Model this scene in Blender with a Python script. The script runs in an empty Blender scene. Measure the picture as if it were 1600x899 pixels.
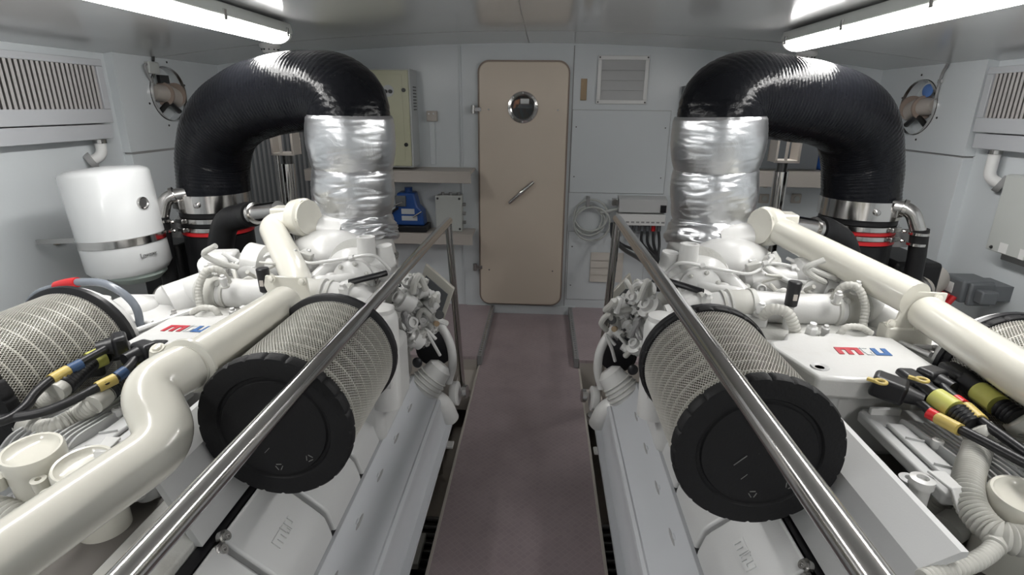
import bpy, bmesh, math, random
from math import sin, cos, pi, sqrt, atan2
from mathutils import Vector, Matrix

random.seed(7)
SC = bpy.context.scene
COL = SC.collection
# ------------------------------------------------------------------ camera geometry
F = 860.0
CAMZ = 1.65
def _basis(vpx=850.0, vpy=165.0, roll=0.010):
    Y = Vector(((vpx-800)/F, (vpy-449.5)/F, 1.0)).normalized()
    D = Vector((-roll, 1.0, 0.0)); D.z = -(D.x*Y.x + D.y*Y.y)/Y.z; D.normalize()
    U = -D
    return Y.cross(U), Y, U
AX, AY, AZ = _basis()
def P(px, py, x=None, y=None, z=None):
    """point of the room seen at a pixel, on the plane x=, y= or z="""
    d = Vector(((px-800)/F, (py-449.5)/F, 1.0))
    r = Vector((AX.dot(d), AY.dot(d), AZ.dot(d)))
    if x is not None: t = x/r.x
    elif y is not None: t = y/r.y
    else: t = (z-CAMZ)/r.z
    return Vector((0, 0, CAMZ)) + r*t

# ------------------------------------------------------------------ materials
def _nt(name):
    m = bpy.data.materials.new(name); m.use_nodes = True
    nt = m.node_tree; b = nt.nodes['Principled BSDF']
    return m, nt, b
def N(nt, t, **kw):
    n = nt.nodes.new(t)
    for k, v in kw.items():
        if k.startswith('i_'): n.inputs[k[2:].replace('_', ' ')].default_value = v
        else: setattr(n, k, v)
    return n
def coords(nt, scale=(1, 1, 1), kind='Object'):
    tc = N(nt, 'ShaderNodeTexCoord'); mp = N(nt, 'ShaderNodeMapping')
    mp.inputs['Scale'].default_value = scale
    nt.links.new(tc.outputs[kind], mp.inputs['Vector']); return mp.outputs['Vector']
def mat(name, col, rough=.4, metal=0., spec=.5, var=.06, nscale=6., bump=0., bscale=80., coat=0., stretch=(1, 1, 1), wear=None, wearamt=.0):
    m, nt, b = _nt(name)
    b.inputs['Roughness'].default_value = rough; b.inputs['Metallic'].default_value = metal
    b.inputs['Specular IOR Level'].default_value = spec
    b.inputs['Coat Weight'].default_value = coat; b.inputs['Coat Roughness'].default_value = .08
    v = coords(nt, stretch)
    no = N(nt, 'ShaderNodeTexNoise'); no.inputs['Scale'].default_value = nscale; no.inputs['Detail'].default_value = 4
    nt.links.new(v, no.inputs['Vector'])
    mx = N(nt, 'ShaderNodeMix', data_type='RGBA')
    mx.inputs[6].default_value = tuple(c*(1-var) for c in col)+(1,)
    mx.inputs[7].default_value = tuple(min(1, c*(1+var)) for c in col)+(1,)
    nt.links.new(no.outputs['Fac'], mx.inputs[0]); out = mx.outputs[2]
    if wear:
        n2 = N(nt, 'ShaderNodeTexNoise'); n2.inputs['Scale'].default_value = nscale*2.3; n2.inputs['Detail'].default_value = 8
        nt.links.new(v, n2.inputs['Vector'])
        rp = N(nt, 'ShaderNodeValToRGB'); rp.color_ramp.elements[0].position = .55; rp.color_ramp.elements[1].position = .8
        rp.color_ramp.elements[1].color = (wearamt,)*3+(1,)
        nt.links.new(n2.outputs['Fac'], rp.inputs[0])
        m2 = N(nt, 'ShaderNodeMix', data_type='RGBA'); m2.inputs[7].default_value = tuple(wear)+(1,)
        nt.links.new(rp.outputs[0], m2.inputs[0]); nt.links.new(out, m2.inputs[6]); out = m2.outputs[2]
    nt.links.new(out, b.inputs['Base Color'])
    if bump:
        bn = N(nt, 'ShaderNodeTexNoise'); bn.inputs['Scale'].default_value = bscale; bn.inputs['Detail'].default_value = 3
        nt.links.new(v, bn.inputs['Vector'])
        bp = N(nt, 'ShaderNodeBump'); bp.inputs['Strength'].default_value = bump; bp.inputs['Distance'].default_value = .01
        nt.links.new(bn.outputs['Fac'], bp.inputs['Height']); nt.links.new(bp.outputs[0], b.inputs['Normal'])
    return m
M = {}
M['paint'] = mat('white_engine_paint', (.60, .60, .59), .30, bump=.05, bscale=160, wear=(.45, .43, .40), wearamt=.35, coat=.15)
M['paintdull'] = mat('dull_white_casting_paint', (.50, .50, .475), .45, bump=.15, bscale=120, wear=(.33, .31, .28), wearamt=.6)
M['cream'] = mat('cream_gloss_paint', (.67, .655, .585), .2, coat=.4, var=.03)
M['sheet'] = mat('satin_white_sheet_metal', (.50, .515, .54), .34, var=.03, bump=.02, bscale=300)
M['plate'] = mat('grey_white_plate_paint', (.52, .525, .525), .36, var=.04, bump=.03, bscale=250)
M['wall'] = mat('wall_panel_enamel', (.64, .675, .695), .3, var=.03, nscale=2.5, bump=.02, bscale=6)
M['ceil'] = mat('ceiling_gloss_enamel', (.54, .545, .55), .17, var=.06, nscale=2, bump=.015, bscale=5, coat=.3)
M['whiteplastic'] = mat('white_plastic', (.76, .76, .75), .35, var=.02)
M['heater'] = mat('heater_white_enamel', (.70, .715, .72), .25, var=.02, coat=.3)
M['bowl'] = mat('pale_green_plastic', (.50, .58, .54), .35, var=.05)
M['door'] = mat('door_beige_enamel', (.68, .59, .49), .4, var=.04, nscale=3)
M['doorrim'] = mat('door_seal_brown', (.33, .26, .22), .5)
M['beige'] = mat('shelf_beige_paint', (.50, .46, .42), .45, var=.05)
M['rubber'] = mat('black_rubber', (.008, .008, .009), .45, spec=.35, var=.2, bump=.08, bscale=60)
M['black'] = mat('black_plastic', (.008, .008, .010), .38, var=.2)
M['capblack'] = mat('filter_cap_urethane', (.007, .007, .008), .6, spec=.3, var=.25, bump=.1, bscale=150)
M['mark'] = mat('moulded_grey_marks', (.16, .16, .155), .6)
M['dark'] = mat('dark_bilge_paint_and_gap_shade', (.13, .12, .11), .6, var=.4, nscale=4)
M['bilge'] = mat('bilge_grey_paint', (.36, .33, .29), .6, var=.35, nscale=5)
M['chrome'] = mat('polished_stainless', (.60, .585, .57), .15, 1., var=.03)
M['steel'] = mat('brushed_stainless', (.52, .51, .50), .25, 1., var=.08, nscale=30, stretch=(1, 1, 12))
M['darksteel'] = mat('dark_oiled_metal', (.10, .10, .10), .4, 1., var=.3)
M['greyplastic'] = mat('grey_plastic', (.13, .14, .15), .45, var=.1)
M['midgrey'] = mat('mid_grey_paint', (.30, .30, .30), .5, var=.1)
M['boxgrey'] = mat('junction_box_grey', (.50, .52, .50), .4, var=.04)
M['cabinet'] = mat('cabinet_yellow_cream', (.52, .52, .37), .38, var=.05)
M['cabside'] = mat('cabinet_side_grey', (.50, .52, .52), .38, var=.05)
M['blue'] = mat('blue_machine_paint', (.015, .07, .27), .35, var=.2)
M['logored'] = mat('logo_red', (.42, .015, .03), .4, var=.03)
M['logoblue'] = mat('logo_blue', (.03, .11, .30), .4, var=.03)
M['logogrey'] = mat('logo_pale_grey', (.52, .54, .55), .4, var=.03)
M['red'] = mat('red_plastic', (.55, .015, .02), .35, var=.05)
M['yellow'] = mat('yellow_label', (.48, .48, .12), .45, var=.1, nscale=60)
M['amber'] = mat('amber_plastic', (.52, .40, .12), .4, var=.05)
M['conduit'] = mat('painted_conduit', (.48, .475, .44), .42, var=.1, nscale=20)
M['cable_blue'] = mat('dark_blue_sleeve', (.03, .07, .16), .45)
M['copper'] = mat('aged_brass', (.30, .22, .14), .4, .5, var=.2)
M['hullduct'] = mat('duct_beige_paint', (.58, .54, .49), .4, var=.04)
M['clearhose'] = mat('grey_translucent_hose', (.17, .19, .22), .25, var=.1)
M['viewbrown'] = mat('mirrored_view_brown', (.34, .10, .05), .4, var=.3, nscale=20)
M['orange'] = mat('mirrored_view_orange', (.55, .2, .07), .5)
M['slat'] = mat('vent_slat_grey', (.36, .345, .335), .5)
M['paper'] = mat('pleated_paper', (.25, .24, .20), .8, var=.1, nscale=60)
M['bead'] = mat('glue_bead', (.50, .485, .43), .6)
M['wire'] = mat('galvanised_expanded_mesh', (.56, .55, .51), .45, .25, var=.15, nscale=50)

# crinkled foil
def foil():
    m, nt, b = _nt('crinkled_aluminium_foil')
    b.inputs['Metallic'].default_value = 1; b.inputs['Roughness'].default_value = .30
    b.inputs['Base Color'].default_value = (.72, .73, .75, 1)
    v = coords(nt, (1, 1, 1.1))
    n1 = N(nt, 'ShaderNodeTexNoise'); n1.inputs['Scale'].default_value = 8; n1.inputs['Detail'].default_value = 5; n1.inputs['Distortion'].default_value = 1.6
    n2 = N(nt, 'ShaderNodeTexVoronoi', feature='DISTANCE_TO_EDGE'); n2.inputs['Scale'].default_value = 14
    nt.links.new(v, n1.inputs['Vector']); nt.links.new(v, n2.inputs['Vector'])
    ad = N(nt, 'ShaderNodeMath', operation='MULTIPLY_ADD'); ad.inputs[1].default_value = .12
    nt.links.new(n2.outputs['Distance'], ad.inputs[0]); nt.links.new(n1.outputs['Fac'], ad.inputs[2])
    bp = N(nt, 'ShaderNodeBump'); bp.inputs['Strength'].default_value = .16; bp.inputs['Distance'].default_value = .02
    nt.links.new(ad.outputs[0], bp.inputs['Height']); nt.links.new(bp.outputs[0], b.inputs['Normal'])
    return m
M['foil'] = foil()
# wire-reinforced black hose
def hosemat():
    m, nt, b = _nt('wrapped_black_silicone_hose')
    b.inputs['Base Color'].default_value = (.006, .0065, .0085, 1); b.inputs['Roughness'].default_value = .21; b.inputs['Specular IOR Level'].default_value = .17
    v = coords(nt)
    no = N(nt, 'ShaderNodeTexNoise'); no.inputs['Scale'].default_value = 28; no.inputs['Detail'].default_value = 3
    nt.links.new(v, no.inputs['Vector'])
    bp = N(nt, 'ShaderNodeBump'); bp.inputs['Strength'].default_value = .4; bp.inputs['Distance'].default_value = .01
    nt.links.new(no.outputs['Fac'], bp.inputs['Height']); nt.links.new(bp.outputs[0], b.inputs['Normal'])
    return m
M['hose'] = hosemat()
# floor covering: mauve with raised diamond pattern
def floormat():
    m, nt, b = _nt('mauve_diamond_floor_covering')
    b.inputs['Roughness'].default_value = .45; b.inputs['Specular IOR Level'].default_value = .35
    tc = N(nt, 'ShaderNodeTexCoord'); mp = N(nt, 'ShaderNodeMapping'); mp.inputs['Rotation'].default_value = (0, 0, pi/4); mp.inputs['Scale'].default_value = (1, 1, 1)
    nt.links.new(tc.outputs['Object'], mp.inputs['Vector'])
    ch = N(nt, 'ShaderNodeTexBrick'); ch.offset = 0; ch.inputs['Scale'].default_value = 22
    ch.inputs['Color1'].default_value = (.44, .365, .38, 1); ch.inputs['Color2'].default_value = (.475, .395, .41, 1)
    ch.inputs['Mortar'].default_value = (.49, .41, .425, 1); ch.inputs['Mortar Size'].default_value = .05
    ch.inputs['Brick Width'].default_value = .5; ch.inputs['Row Height'].default_value = .5
    nt.links.new(mp.outputs[0], ch.inputs['Vector'])
    no = N(nt, 'ShaderNodeTexNoise'); no.inputs['Scale'].default_value = 3.5; no.inputs['Detail'].default_value = 6
    nt.links.new(tc.outputs['Object'], no.inputs['Vector'])
    mx = N(nt, 'ShaderNodeMix', data_type='RGBA', blend_type='MULTIPLY'); mx.inputs[0].default_value = .5
    rp = N(nt, 'ShaderNodeValToRGB'); rp.color_ramp.elements[0].position = .3; rp.color_ramp.elements[0].color = (.62, .6, .6, 1); rp.color_ramp.elements[1].position = .7
    nt.links.new(no.outputs['Fac'], rp.inputs[0]); nt.links.new(ch.outputs['Color'], mx.inputs[6]); nt.links.new(rp.outputs[0], mx.inputs[7])
    nt.links.new(mx.outputs[2], b.inputs['Base Color'])
    bp = N(nt, 'ShaderNodeBump'); bp.inputs['Strength'].default_value = .3; bp.inputs['Distance'].default_value = .002
    nt.links.new(ch.outputs['Fac'], bp.inputs['Height']); nt.links.new(bp.outputs[0], b.inputs['Normal'])
    return m
M['floor'] = floormat()
def emis(name, col, s):
    m, nt, b = _nt(name)
    b.inputs['Base Color'].default_value = (.9, .9, .9, 1)
    b.inputs['Emission Color'].default_value = col+(1,); b.inputs['Emission Strength'].default_value = s
    return m
M['lamp'] = emis('lit_tube_diffuser', (1., .985, .96), 19.)
def glass():
    m, nt, b = _nt('porthole_glass')
    tr = N(nt, 'ShaderNodeBsdfTransparent'); gl = N(nt, 'ShaderNodeBsdfGlossy'); gl.inputs['Roughness'].default_value = .02
    mx = N(nt, 'ShaderNodeMixShader'); fr = N(nt, 'ShaderNodeFresnel'); fr.inputs['IOR'].default_value = 1.45
    nt.links.new(fr.outputs[0], mx.inputs[0]); nt.links.new(tr.outputs[0], mx.inputs[1]); nt.links.new(gl.outputs[0], mx.inputs[2])
    nt.links.new(mx.outputs[0], nt.nodes['Material Output'].inputs['Surface'])
    return m
M['glass'] = glass()

# ------------------------------------------------------------------ mesh builder
def smooth_path(pts, sub=8):
    pts = [Vector(p) for p in pts]
    if len(pts) < 3: return pts
    q = [pts[0]*2-pts[1]] + pts + [pts[-1]*2-pts[-2]]
    out = []
    for i in range(1, len(q)-2):
        a, b, c, d = q[i-1:i+3]
        for k in range(sub):
            t = k/sub
            out.append(.5*((2*b)+(c-a)*t+(2*a-5*b+4*c-d)*t*t+(3*b-a-3*c+d)*t**3))
    out.append(pts[-1]); return out
def fillet(pts, r, sub=8):
    """straight runs joined by round bends of radius r"""
    pts = [Vector(p) for p in pts]; out = [pts[0]]
    for i in range(1, len(pts)-1):
        a, b, c = pts[i-1], pts[i], pts[i+1]
        d1 = (a-b); d2 = (c-b); k = min(r, d1.length*.48, d2.length*.48)
        s, e = b+d1.normalized()*k, b+d2.normalized()*k
        for j in range(sub+1):
            t = j/sub; out.append((1-t)**2*s+2*t*(1-t)*b+t*t*e)
    out.append(pts[-1]); return out
def resample(pts, step):
    out = [pts[0].copy()]; acc = 0
    for i in range(1, len(pts)):
        a, b = pts[i-1], pts[i]; L = (b-a).length
        if L < 1e-9: continue
        d = step-acc
        while d <= L:
            out.append(a+(b-a)*(d/L)); d += step
        acc = L-(d-step)
    return out
def frame_of(ax):
    ax = Vector(ax).normalized()
    u = ax.cross(Vector((0, 0, 1)))
    if u.length < .05: u = ax.cross(Vector((0, 1, 0)))
    u.normalize(); return ax, u, ax.cross(u).normalized()
class MB:
    def __init__(s): s.v = []; s.f = []
    def add(s, vs, fs):
        o = len(s.v); s.v += [Vector(v) for v in vs]; s.f += [tuple(i+o for i in f) for f in fs]; return s
    def box(s, x0, x1, y0, y1, z0, z1):
        return s.add([(x, y, z) for x in (x0, x1) for y in (y0, y1) for z in (z0, z1)],
                     [(0, 1, 3, 2), (4, 6, 7, 5), (0, 4, 5, 1), (2, 3, 7, 6), (0, 2, 6, 4), (1, 5, 7, 3)])
    def obox(s, c, sx, sy, sz, R=None):
        R = R or Matrix.Identity(3); c = Vector(c)
        return s.add([c+R@Vector((x*sx/2, y*sy/2, z*sz/2)) for x in (-1, 1) for y in (-1, 1) for z in (-1, 1)],
                     [(0, 1, 3, 2), (4, 6, 7, 5), (0, 4, 5, 1), (2, 3, 7, 6), (0, 2, 6, 4), (1, 5, 7, 3)])
    def lathe(s, prof, p, ax=(0, 0, 1), n=32, close=True):
        """prof: (r, h) pairs along ax from p"""
        p = Vector(p); ax, u, w = frame_of(ax); vs = []; fs = []
        for r, h in prof:
            for k in range(n):
                a = 2*pi*k/n; vs.append(p+ax*h+(u*cos(a)+w*sin(a))*r)
        m = len(prof)
        for i in range(m-1):
            for k in range(n):
                k2 = (k+1) % n; fs.append((i*n+k, i*n+k2, (i+1)*n+k2, (i+1)*n+k))
        if close:
            fs.append(tuple(range(n))[::-1]); fs.append(tuple((m-1)*n+k for k in range(n)))
        return s.add(vs, fs)
    def cyl(s, a, b, r, r2=None, n=24, ch=0):
        a = Vector(a); b = Vector(b); L = (b-a).length; r2 = r if r2 is None else r2
        pr = [(r, 0), (r2, L)] if not ch else [(r-ch, 0), (r, ch), (r2, L-ch), (r2-ch, L)]
        return s.lathe(pr, a, b-a, n)
    def tube(s, pts, r, n=16, caps=True):
        pts = [Vector(p) for p in pts]
        q = [pts[0]]
        for p in pts[1:]:
            if (p-q[-1]).length > 1e-6: q.append(p)
        pts = q; m = len(pts); vs = []; fs = []
        rr = r if isinstance(r, (list, tuple)) else None
        t = (pts[1]-pts[0]).normalized(); _, u, w = frame_of(t)
        for i in range(m):
            tn = (pts[min(i+1, m-1)]-pts[max(i-1, 0)]).normalized()
            u = (u-tn*u.dot(tn)).normalized(); w = tn.cross(u)
            ri = rr[i] if rr else r
            for k in range(n):
                a = 2*pi*k/n; vs.append(pts[i]+(u*cos(a)+w*sin(a))*ri)
        for i in range(m-1):
            for k in range(n):
                k2 = (k+1) % n; fs.append((i*n+k, i*n+k2, (i+1)*n+k2, (i+1)*n+k))
        if caps: fs.append(tuple(range(n))[::-1]); fs.append(tuple((m-1)*n+k for k in range(n)))
        return s.add(vs, fs)
    def corr(s, pts, r, pitch=.010, n=16, amp=.13):
        pts = resample(smooth_path(pts, 10), pitch/4)
        rs = [r*(1+amp*(0, .7, 1, .7)[i % 4]-amp*.5) for i in range(len(pts))]
        return s.tube(pts, rs, n)
    def ball(s, c, r, sx=1, sy=1, sz=1, n=20, m=12, R=None):
        c = Vector(c); vs = []; fs = []; R = R or Matrix.Identity(3)
        for i in range(m+1):
            ph = pi*i/m
            for k in range(n):
                a = 2*pi*k/n; vs.append(c+R@Vector((r*sx*sin(ph)*cos(a), r*sy*sin(ph)*sin(a), r*sz*cos(ph))))
        for i in range(m):
            for k in range(n):
                k2 = (k+1) % n; fs.append((i*n+k, (i+1)*n+k, (i+1)*n+k2, i*n+k2))
        return s.add(vs, fs)
    def prism(s, poly, axis, a, b):
        """poly of 2D points in the plane across axis; extruded from a to b"""
        def mk(p, h):
            return {'x': (h, p[0], p[1]), 'y': (p[0], h, p[1]), 'z': (p[0], p[1], h)}[axis]
        n = len(poly)
        return s.add([mk(p, a) for p in poly]+[mk(p, b) for p in poly],
                     [tuple(range(n))[::-1], tuple(range(n, 2*n))]+[(i, (i+1) % n, n+(i+1) % n, n+i) for i in range(n)])
    def slab(s, pts, th):
        """planar polygon thickened along its normal"""
        pts = [Vector(p) for p in pts]; nrm = (pts[1]-pts[0]).cross(pts[2]-pts[0]).normalized()*th; n = len(pts)
        return s.add(pts+[p+nrm for p in pts], [tuple(range(n))[::-1], tuple(range(n, 2*n))]+[(i, (i+1) % n, n+(i+1) % n, n+i) for i in range(n)])
    def bolt(s, p, ax, r=.009, h=.008):
        p = Vector(p); ax = Vector(ax).normalized()
        s.lathe([(r*1.5, 0), (r*1.5, h*.3)], p, ax, 16); s.lathe([(r, h*.3), (r, h), (r*.8, h*1.1)], p, ax, 6); return s
    def build(s, name, m, parent=None, bevel=0, seg=2, angle=35, flat=False, label=None):
        me = bpy.data.meshes.new(name)
        off = parent_world(parent) if parent else Vector((0, 0, 0))
        me.from_pydata([tuple(v-off) for v in s.v], [], s.f)
        bm = bmesh.new(); bm.from_mesh(me)
        bmesh.ops.remove_doubles(bm, verts=bm.verts, dist=1e-6)
        bmesh.ops.recalc_face_normals(bm, faces=bm.faces); bm.to_mesh(me); bm.free()
        if not flat:
            me.shade_smooth(); me.set_sharp_from_angle(angle=math.radians(angle))
        me.materials.append(M[m] if isinstance(m, str) else m)
        o = bpy.data.objects.new(name, me); COL.objects.link(o)
        if parent: o.parent = parent
        if bevel:
            b = o.modifiers.new('bevel', 'BEVEL'); b.width = bevel; b.segments = seg; b.limit_method = 'ANGLE'; b.angle_limit = math.radians(40); b.harden_normals = False
        if label: o['label'] = label
        return o
def parent_world(o):
    w = Vector((0, 0, 0))
    while o is not None: w += Vector(o.location); o = o.parent
    return w
def thing(name, label, cat, loc, group=None):
    o = bpy.data.objects.new(name, None); COL.objects.link(o); o.location = loc
    o.empty_display_size = .05
    o['label'] = label; o['category'] = cat
    if group: o['group'] = group
    return o
def tag(o, label, cat, group=None):
    o['label'] = label; o['category'] = cat
    if group: o['group'] = group
    return o
def struct(o): o['kind'] = 'structure'; return o
def copy_tree(o, parent=None):
    c = o.copy(); COL.objects.link(c)
    if parent: c.parent = parent
    for ch in list(o.children): copy_tree(ch, c)
    return c
def text(name, body, size, m, parent, loc, X, Yv, depth=.001):
    cu = bpy.data.curves.new(name, 'FONT'); cu.body = body; cu.size = size; cu.extrude = depth
    t = bpy.data.objects.new(name+'_tmp', cu); COL.objects.link(t)
    bpy.context.view_layer.update()
    me = bpy.data.meshes.new_from_object(t.evaluated_get(bpy.context.evaluated_depsgraph_get()))
    COL.objects.unlink(t); bpy.data.objects.remove(t)
    X = Vector(X).normalized(); Yv = Vector(Yv).normalized(); Zv = X.cross(Yv)
    off = Vector(loc)-(parent_world(parent) if parent else Vector((0, 0, 0)))
    for v in me.vertices: v.co = off+X*v.co.x+Yv*v.co.y+Zv*v.co.z
    me.materials.clear(); me.materials.append(M[m]); me.name = name
    o = bpy.data.objects.new(name, me); COL.objects.link(o)
    if parent: o.parent = parent
    return o
def patch(mb, o, X, Yv, rects, th=.0015):
    """thin raised polygons on a plane: rects are polygons in (a, b) units of X, Yv"""
    o = Vector(o); Zv = Vector(X).cross(Vector(Yv)).normalized()*th
    for r in rects:
        pts = [o+Vector(X)*a+Vector(Yv)*b for a, b in r]; n = len(pts)
        mb.add(pts+[p+Zv for p in pts], [tuple(range(n))[::-1], tuple(range(n, 2*n))]+[(i, (i+1) % n, n+(i+1) % n, n+i) for i in range(n)])
def R4(x0, x1, y0, y1, sk=0): return [(x0+sk*y0, y0), (x1+sk*y0, y0), (x1+sk*y1, y1), (x0+sk*y1, y1)]
def letters(sk=.0):
    m = [R4(0, 1.62, .70, 1, sk), R4(0, .34, 0, .70, sk), R4(.64, .98, 0, .70, sk), R4(1.28, 1.62, 0, .70, sk)]
    t = [R4(1.78, 1.86, .30, 1.1, sk), R4(1.70, 2.22, .93, 1, sk), R4(1.86, 2.34, .0, .08, sk), R4(2.26, 2.34, .08, .5, sk), R4(1.86, 1.9, .0, .3, sk)]
    u = [R4(2.46, 2.80, 0, 1, sk), R4(2.80, 3.15, 0, .30, sk), R4(3.15, 3.5, 0, 1, sk)]
    return m, t, u

# ================================================================== ROOM
YB = 4.3; YR = -1.5; XL = -2.50; XR = 2.44
def ceilz(x): return 2.075-.028*(x+.05)**2
CX = -.055
# ceiling with deck camber
mb = MB(); n = 28
xs = [XL-.1+(XR-XL+.2)*i/n for i in range(n+1)]
poly = [(x, ceilz(x)) for x in xs]+[(x, ceilz(x)+.06) for x in reversed(xs)]
mb.prism(poly, 'y', YR-.05, YB+.1)
ceiling = struct(mb.build('ceiling', 'ceil', angle=30))
mb = MB()
for yy in (1.2, 3.62):
    mb.prism([(x, ceilz(x)-.0015) for x in xs]+[(x, ceilz(x)+.004) for x in reversed(xs)], 'y', yy, yy+.004)
for xx in (-.12,):
    mb.box(xx-.002, xx+.002, 1.2, YB, ceilz(xx)-.002, ceilz(xx)+.004)
struct(mb.build('trim_1', 'midgrey', flat=True))
# back bulkhead
wb = struct(MB().box(XL-.1, XR+.1, YB, YB+.08, -.6, 2.12).build('wall_back', 'wall'))
struct(MB().box(XL-.1, XR+.1, YR-.08, YR, -.6, 2.12).build('wall_rear', 'wall'))

def side_wall(sx, xw, xl, ysplit, name, n_trim, hole_px):
    """near wall at xw; thicker lining panel at xl beyond ysplit with a round hole"""
    mb = MB(); a, b = sorted((xw, xw+sx*.08)); mb.box(a, b, YR, YB, -.6, 2.12)
    struct(mb.build('wall_'+name, 'wall'))
    # lining panel with hole
    hc = P(*hole_px, x=xl); r = .165; seam = 1.40 if sx > 0 else 1.36
    bm = bmesh.new(); y0, y1, z0, z1 = ysplit, YB, seam, ceilz(xl)+.03
    outer = []
    k = 48
    for i in range(k):
        a_ = 2*pi*i/k; c_, s_ = cos(a_), sin(a_)
        ty = ((y1-hc.y)/c_ if c_ > 0 else (y0-hc.y)/c_) if abs(c_) > 1e-6 else 9e9
        tz = ((z1-hc.z)/s_ if s_ > 0 else (z0-hc.z)/s_) if abs(s_) > 1e-6 else 9e9
        t = min(ty, tz); outer.append((hc.y+c_*t, hc.z+s_*t))
    for cy, cz in ((y0, z0), (y1, z0), (y1, z1), (y0, z1)):
        j = min(range(k), key=lambda i: (outer[i][0]-cy)**2+(outer[i][1]-cz)**2); outer[j] = (cy, cz)
    inner = [(hc.y+r*cos(2*pi*i/k), hc.z+r*sin(2*pi*i/k)) for i in range(k)]
    xo = xw+sx*.02
    mb = MB()
    vs = [(xl, p[0], p[1]) for p in outer]+[(xl, p[0], p[1]) for p in inner]+[(xo, p[0], p[1]) for p in outer]+[(xo, p[0], p[1]) for p in inner]
    fs = []
    for i in range(k):
        j = (i+1) % k
        fs += [(i, j, k+j, k+i), (2*k+i, 3*k+i, 3*k+j, 2*k+j), (k+i, k+j, 3*k+j, 3*k+i), (i, 2*k+i, 2*k+j, j)]
    mb.add(vs, fs)
    pn = struct(mb.build('trim_%d' % n_trim, 'wall', flat=True))
    a, b = sorted((xl, xw+sx*.01))
    struct(MB().box(a, b, ysplit, YB, .70, seam-.012).build('trim_%d' % (n_trim+1), 'wall', bevel=.002))
    struct(MB().box(min(a+.012, b), b, ysplit+.01, YB, seam-.013, seam+.001).build('trim_%d' % (n_trim+2), 'midgrey'))
    # port behind the hole: dark pocket with pipe stub
    t = thing('wall_port', 'round opening with pipe valve in the %s wall beside the black exhaust elbow' % ('right' if sx > 0 else 'left'), 'port', hc, None)
    mb = MB(); dpt = xw+sx*.006
    mb.lathe([(r+.003, 0), (r+.003, .002), (r, .002), (r, -.02)], (xl-sx*.002, hc.y, hc.z), (sx, 0, 0), 48, close=False)
    mb.build('port_ring', 'chrome', t)
    MB().lathe([(.0, 0), (r, 0), (r, .004), (0, .004)], (dpt-sx*.004, hc.y, hc.z), (sx, 0, 0), 48, close=False).build('port_backing', 'darksteel', t)
    mb = MB(); xb = xl+sx*.012
    mb.tube([(xb+sx*.01, hc.y-.13, hc.z+.01), (xb+sx*.004, hc.y+.04, hc.z+.0), (xb+sx*.01, hc.y+.13, hc.z-.03)], [.05, .055, .055], 16)
    mb.build('valve_pipe', 'beige', t)
    for q in (-.02, .10): MB().cyl((xb+sx*.005, hc.y+q, hc.z), (xb+sx*.005, hc.y+q+.012, hc.z), .072).build('flange', 'doorrim', t)
    MB().tube(smooth_path([(xb, hc.y-.09, hc.z-.11), (xb-sx*.01, hc.y+.0, hc.z-.06), (xb, hc.y+.11, hc.z-.11)]), .016).build('drain_pipe', 'darksteel', t)
    if sx > 0: MB().ball((xb+.005, hc.y-.02, hc.z+.10), .05, .25, 1, .8).build('cleaning_cloth', mat('blue_cloth', (.12, .25, .6), .8), t)
    else: MB().obox((xb, hc.y, hc.z+.09), .02, .09, .05).build('bracket', 'darksteel', t)
    # rivets round the opening
    for i in range(6):
        a_ = i*pi/3+.3; MB().lathe([(.007, 0), (.006, .003)], (xl-sx*.001, hc.y+cos(a_)*.2, hc.z+sin(a_)*.2), (-sx, 0, 0), 10).build('rivet', 'darksteel', t)
    return hc
hR = side_wall(1, XR, XR-.06, 3.33, 'right', 2, (1436, 168))
hL = side_wall(-1, XL, XL+.05, 3.24, 'left', 5, (262, 147))

# floors
FL0, FL1 = -.393, .283
walk = MB().box(FL0+.012, FL1-.012, YR, YB, -.03, 0).build('floor', 'floor'); struct(walk)
for s, x in ((0, FL0), (1, FL1)):
    a, b = (x, x+.012) if s == 0 else (x-.012, x)
    struct(MB().box(a, b, YR, 3.30, -.16, .004).build('trim_%d' % (8+s), 'hullduct', bevel=.001))
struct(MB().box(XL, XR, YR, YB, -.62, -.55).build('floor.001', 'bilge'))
# raised side platforms by the door
for s, (x0, x1) in enumerate(((-1.5, -.40), (.275, 1.4))):
    zt = .065
    struct(MB().box(x0, x1, 3.30, YB, zt-.02, zt).build('trim_%d' % (10+2*s), 'floor'))
    xe = x1 if s == 0 else x0; d = -1 if s == 0 else 1
    a, b = sorted((xe, xe+d*.012))
    struct(MB().box(x0+.002, x1-.002, 3.302, 3.33, -.34, zt-.02).build('trim_%d' % (11+2*s), 'beige'))
    # perforated grey side edging
    t = thing('edge_strip', 'perforated grey metal strip edging the carpeted platform on the %s of the door' % ('left' if s == 0 else 'right'), 'edging strip', (xe, 3.8, 0))
    mb = MB(); xx = xe-d*.0; a, b = sorted((xx, xx-d*.03)); mb.box(a, b, 3.31, YB-.01, .001, zt+.004); mb.build('strip', 'midgrey', t, bevel=.002)
    mb = MB()
    for i in range(26): mb.cyl((xx-d*.016, 3.33+i*.037, zt+.003), (xx-d*.016, 3.33+i*.037, zt+.0055), .008, n=8)
    mb.build('studs', 'steel', t)
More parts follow.
